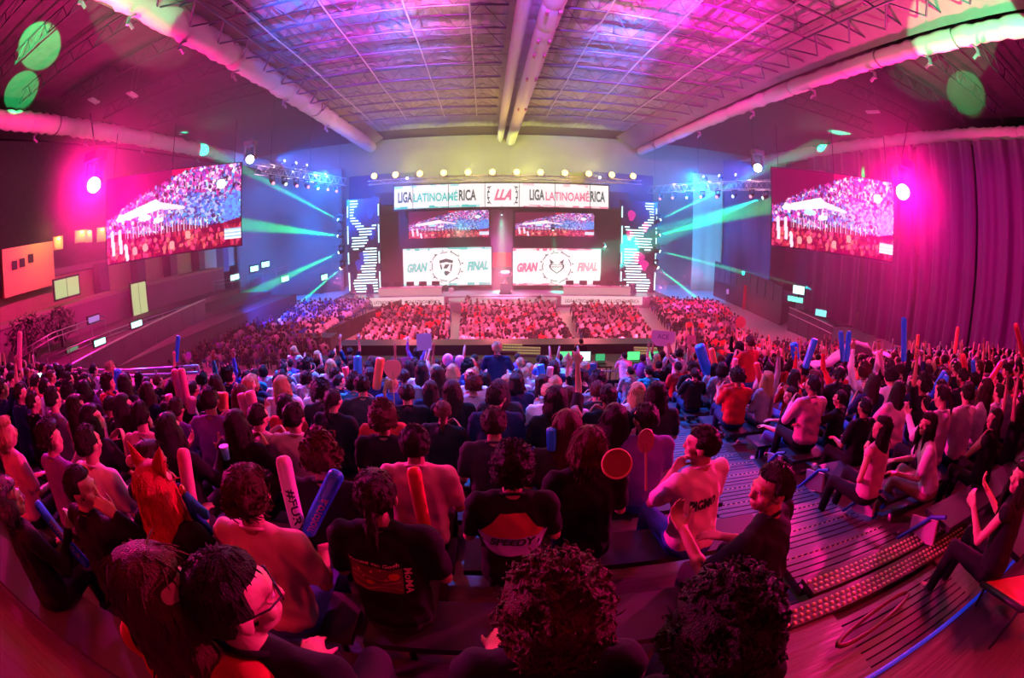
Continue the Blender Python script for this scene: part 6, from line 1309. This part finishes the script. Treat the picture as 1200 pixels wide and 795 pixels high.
def sign(px, py, y, w_, h_, m, label, lines=(), cut=0, rot=0):
    c = at_y(px, py, y); t = empty('paper_sign', c, math.atan2(-c.x, c.y), label=label, cat='sign'); P = [(-w_ / 2 + cut, -h_ / 2), (w_ / 2 - cut, -h_ / 2), (w_ / 2, -h_ / 2 + cut), (w_ / 2, h_ / 2 - cut * .3), (w_ / 2 - cut * .3, h_ / 2), (-w_ / 2 + cut * .3, h_ / 2), (-w_ / 2, h_ / 2 - cut * .3), (-w_ / 2, -h_ / 2 + cut)]
    b = MB(); n = len(P); b.add([(x, 0, z) for x, z in P] + [(x, .006, z) for x, z in P], [tuple(range(n)), tuple(range(n, 2 * n))[::-1]] + [(i, i + n, (i + 1) % n + n, (i + 1) % n) for i in range(n)]); b.obj('sheet', m, t)
    for i, (tx, ww, hh, zz) in enumerate(lines): me = fit(text_mesh(tx, 1, .001, bold=.01), ww, hh); o = link('lettering', me, t, mat('ink_violet', (.25, .2, .45), .7)); o.location = (0, -.004, zz); o.rotation_euler = (R(90), 0, 0)
paper = mat('paper_lilac', (.75, .68, .85), .7)
sign(777, 397, 10.6, .62, .40, paper, 'large pale hand lettered sheet held up right of centre', [('ACE', .30, .12, .05)], .14)
sign(810, 398, 10.4, .24, .22, mat('paper_pink', (.9, .4, .55), .7), 'small pink sheet right of the large lettered one')
sign(497, 401, 11.6, .40, .46, mat('paper_rose', (.85, .55, .7), .7), 'pale pink paper held up left of centre before the floor blocks')
sign(473, 425, 11.0, .42, .26, mat('paper_magenta', (.75, .12, .4), .7), 'magenta sheet below the pale pink paper')
# white cloth held over the heads at right
A_ = at_y(955, 432, 6.4); B_ = at_y(1045, 416, 6.4); b = MB(); vs = []; fs = []; N = 24
for i in range(N + 1):
    for j in range(7):
        u, v_ = i / N, j / 6; p = A_.lerp(B_, u); h_ = .10 + .42 * math.exp(-((u - .5) / .22) ** 2); vs.append((p.x, p.y + .5 * v_ + .05 * math.sin(u * 19), p.z - .1 + h_ * (1 - .9 * abs(v_ - .2)) + .03 * math.sin(u * 31 + v_ * 3)))
for i in range(N):
    for j in range(6): a = i * 7 + j; fs.append((a, a + 7, a + 8, a + 1))
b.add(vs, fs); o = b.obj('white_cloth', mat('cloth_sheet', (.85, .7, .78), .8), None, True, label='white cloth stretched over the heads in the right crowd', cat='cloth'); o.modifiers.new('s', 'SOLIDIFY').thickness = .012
# nails under the pink cap: small things in hands
c = at_y(264, 531, 1.9); t = empty('cup', c, label='small green cup held at left centre', cat='cup'); b = MB(); b.lathe([(.02, -.04), (.028, .04), (.026, .04)], 16); b.obj('cup_wall', mat('cup_green', (.05, .8, .4), .3), t, True); b = MB(); b.lathe([(.03, .038), (.03, .044)], 16); b.obj('lid', mat('cup_lid', (.7, .8, .75), .3), t)
c = at_z(47, 438, -1.6)
c = at_y(47, 440, 4.6); t = empty('phone', c, .3, label='lit phone held up below the left end of the rail', cat='phone'); b = MB(); b.box((0, .006, 0), (.16, .01, .085)); b.obj('case', M_black, t); b = MB(); b.box((0, 0, 0), (.15, .004, .078)); b.obj('screen', emat('phone_lit', (.6, 1, .95), 4), t)

# ================================================================== PACKED CROWDS (too many to part one by one)
def lowpoly(arms, seed):
    """coarse seated spectator: (verts, faces, slots) with slots 0 skin 1 shirt 2 hair 3 trousers"""
    b = MB(); b.ball((0, 0, .88), (.19, .13, .24), None, 8, 6, 1); b.ball((0, .02, .55), (.18, .2, .13), None, 8, 4, 3)
    b.ball((0, .05, 1.2), (.075, .085, .11), None, 8, 6, 0); b.ball((0, -.005, 1.235), (.09, .10, .10), None, 8, 6, 2)
    for s, a in ((-1, arms[0]), (1, arms[1])):
        b.cap((s * .095, .05, .52), (s * .12, .42, .5), .08, .06, 6, 4, 3); b.cap((s * .12, .42, .5), (s * .12, .42, .06), .06, .05, 6, 4, 3)
        if a: e = (s * .27, .05, 1.25); b.cap((s * .19, 0, 1.02), e, .06, .05, 6, 4, 1); b.cap(e, (s * .22, .12, 1.52), .04, .03, 6, 4, 0)
        else: e = (s * .25, .06, .8); b.cap((s * .19, 0, 1.0), e, .06, .055, 6, 4, 1); b.cap(e, (s * .12, .28, .74), .038, .03, 6, 4, 0)
    return np.concatenate(b.v), b.f, b.mi
LP = [lowpoly(a, 0) for a in ((0, 0), (0, 0), (0, 1), (1, 0), (1, 1))]
def crowd(name, pts, label, shirts, up=.1, seed=1, legs=('black', 'denim', 'navy')):
    rg = random.Random(seed); V, F, MI = [], [], []; n = 0; ms = [SKINS[0], SKINS[1], SKINS[2]] + [CL[c] for c in shirts] + [HAIRS['dark'], HAIRS['brown'], HAIRS['auburn']] + [CL[c] for c in legs]; ns = len(shirts)
    for (x, y, z) in pts:
        v, f, mi = LP[rg.randrange(2)] if rg.random() > up else LP[rg.randrange(2, 5)]
        a = rg.uniform(-.4, .4); s = rg.uniform(.92, 1.08); c_, s_ = math.cos(a), math.sin(a)
        w_ = np.stack([(v[:, 0] * c_ - v[:, 1] * s_) * s + x, (v[:, 0] * s_ + v[:, 1] * c_) * s + y, v[:, 2] * s + z], 1); V.append(w_)
        mp = [rg.randrange(3), 3 + rg.randrange(ns), 3 + ns + rg.randrange(3), 6 + ns + rg.randrange(len(legs))]
        F += [tuple(i + n for i in q) for q in f]; MI += [mp[k] for k in mi]; n += len(v)
    me = bpy.data.meshes.new(name); me.from_pydata(np.concatenate(V).tolist(), [], F); me.polygons.foreach_set('material_index', MI); me.polygons.foreach_set('use_smooth', [True] * len(F))
    for m in ms: me.materials.append(m)
    o = link(name, me); tag(o, label, 'crowd', kind='stuff'); return o
crowd('crowd', [(x, y, z) for (r, x, y, z) in far], 'audience filling the far rows and both ends of the stand', ['black', 'charcoal', 'white', 'pink', 'red', 'grey', 'purple', 'navy'], .34, 5)
def block(quad, dy, dx, seed, lift=0):
    """seats inside a floor quad a(back-left) b(back-right) c(front-right, near) d(near-left)"""
    a, b_, c_, d_ = [V3(q) for q in quad]; rg = random.Random(seed); L_ = ((d_ - a).length + (c_ - b_).length) / 2; R_ = int(L_ / dy); out = []
    for i in range(R_ + 1):
        u = i / max(R_, 1); p, q = a.lerp(d_, u), b_.lerp(c_, u); n = int((q - p).length / dx)
        for j in range(n + 1):
            if rg.random() < .05: continue
            w_ = p.lerp(q, j / max(n, 1)); out.append((w_.x + rg.uniform(-.06, .06), w_.y + rg.uniform(-.08, .08), FLOOR + lift))
    return out
fz = lambda px, py: at_z(px, py, FLOOR + 1.22)
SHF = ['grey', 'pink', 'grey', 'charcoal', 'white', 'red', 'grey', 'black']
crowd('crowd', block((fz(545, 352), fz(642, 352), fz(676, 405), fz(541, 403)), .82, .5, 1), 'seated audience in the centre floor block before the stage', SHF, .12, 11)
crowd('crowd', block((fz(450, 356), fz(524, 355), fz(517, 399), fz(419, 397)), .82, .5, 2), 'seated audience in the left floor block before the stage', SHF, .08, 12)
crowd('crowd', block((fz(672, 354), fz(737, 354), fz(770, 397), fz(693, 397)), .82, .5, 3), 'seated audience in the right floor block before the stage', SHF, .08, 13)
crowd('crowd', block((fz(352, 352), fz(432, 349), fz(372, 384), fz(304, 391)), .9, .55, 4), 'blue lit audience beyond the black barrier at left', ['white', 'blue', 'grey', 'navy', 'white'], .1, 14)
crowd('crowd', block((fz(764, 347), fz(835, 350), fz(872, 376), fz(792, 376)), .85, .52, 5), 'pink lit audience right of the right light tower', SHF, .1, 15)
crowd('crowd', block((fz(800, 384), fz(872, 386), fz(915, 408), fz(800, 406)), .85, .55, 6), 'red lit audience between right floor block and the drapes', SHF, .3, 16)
crowd('crowd', block((fz(255, 372), fz(318, 372), fz(300, 410), fz(150, 422)), 1.0, .75, 7), 'dark standing audience beside the glazed parapet at left', ['black', 'charcoal', 'black', 'grey', 'purple'], .05, 17)
crowd('crowd', block((fz(300, 388), fz(372, 390), fz(385, 412), fz(250, 412)), 1.0, .7, 8), 'dark audience on the floor behind the left rail', ['black', 'charcoal', 'black', 'grey', 'purple'], .1, 18)
crowd('crowd', block((fz(900, 395), fz(990, 402), fz(1040, 412), fz(920, 412)), 1.0, .7, 9), 'dark audience below the control booth at right', ['black', 'charcoal', 'red', 'purple'], .2, 19)
# a few people who can be told apart on and near the stage
for px, py, pose, sc, lab in [(517, 347, dict(stance='stand', arms='down', hy=0), 'black', 'left one of the three people standing before the left player desk'), (523, 346, dict(stance='stand', arms='clap', hy=.2), 'charcoal', 'middle one of the three people standing before the left player desk'), (529, 347, dict(stance='stand', arms='down', hy=0), 'grey', 'right one of the three people standing before the left player desk')]:
    q = at_z(px, py + 5, -6.9); F = figure(str(sorted(pose.items())), pose, 2, 'tee', 'short', 0); person(F, (q.x, q.y, FLOOR), 0, 1.05, lab, SKINS[1], CL[sc], CL['black'], HAIRS['dark'])
for px, py, sc, lab in [(823, 332, 'black', 'left one of the two dark figures standing by the pale drape'), (831, 331, 'black', 'right one of the two dark figures standing by the pale drape'), (853, 345, 'pink', 'pink lit person left of the red gazebo'), (863, 342, 'white', 'pink lit person in white close to the red gazebo'), (917, 350, 'pink', 'person in pink at the left end of the control booth')]:
    pose = dict(stance='stand', arms='down', hy=0); F = figure(str(sorted(pose.items())), pose, 2, 'tee', 'short', 0); q = at_z(px, py, FLOOR + .9); person(F, (q.x, q.y, FLOOR), 0, 1.0 if py > 340 else 1.15, lab, SKINS[0], CL[sc], CL['black'], HAIRS['dark'])
# ---- put each Empty that was left at the origin to the base of its thing
bpy.context.view_layer.update()
for o in list(C.objects):
    if o.type == 'EMPTY' and o.parent is None and o.location.length < 1e-6 and o.children:
        P = []
        for ch in o.children:
            if ch.type == 'MESH':
                for c in ch.bound_box: P.append(ch.matrix_world @ Vector(c))
        if not P: continue
        c = Vector(((min(p.x for p in P) + max(p.x for p in P)) / 2, (min(p.y for p in P) + max(p.y for p in P)) / 2, min(p.z for p in P)))
        o.location = c
        for ch in o.children: ch.location = ch.location - c
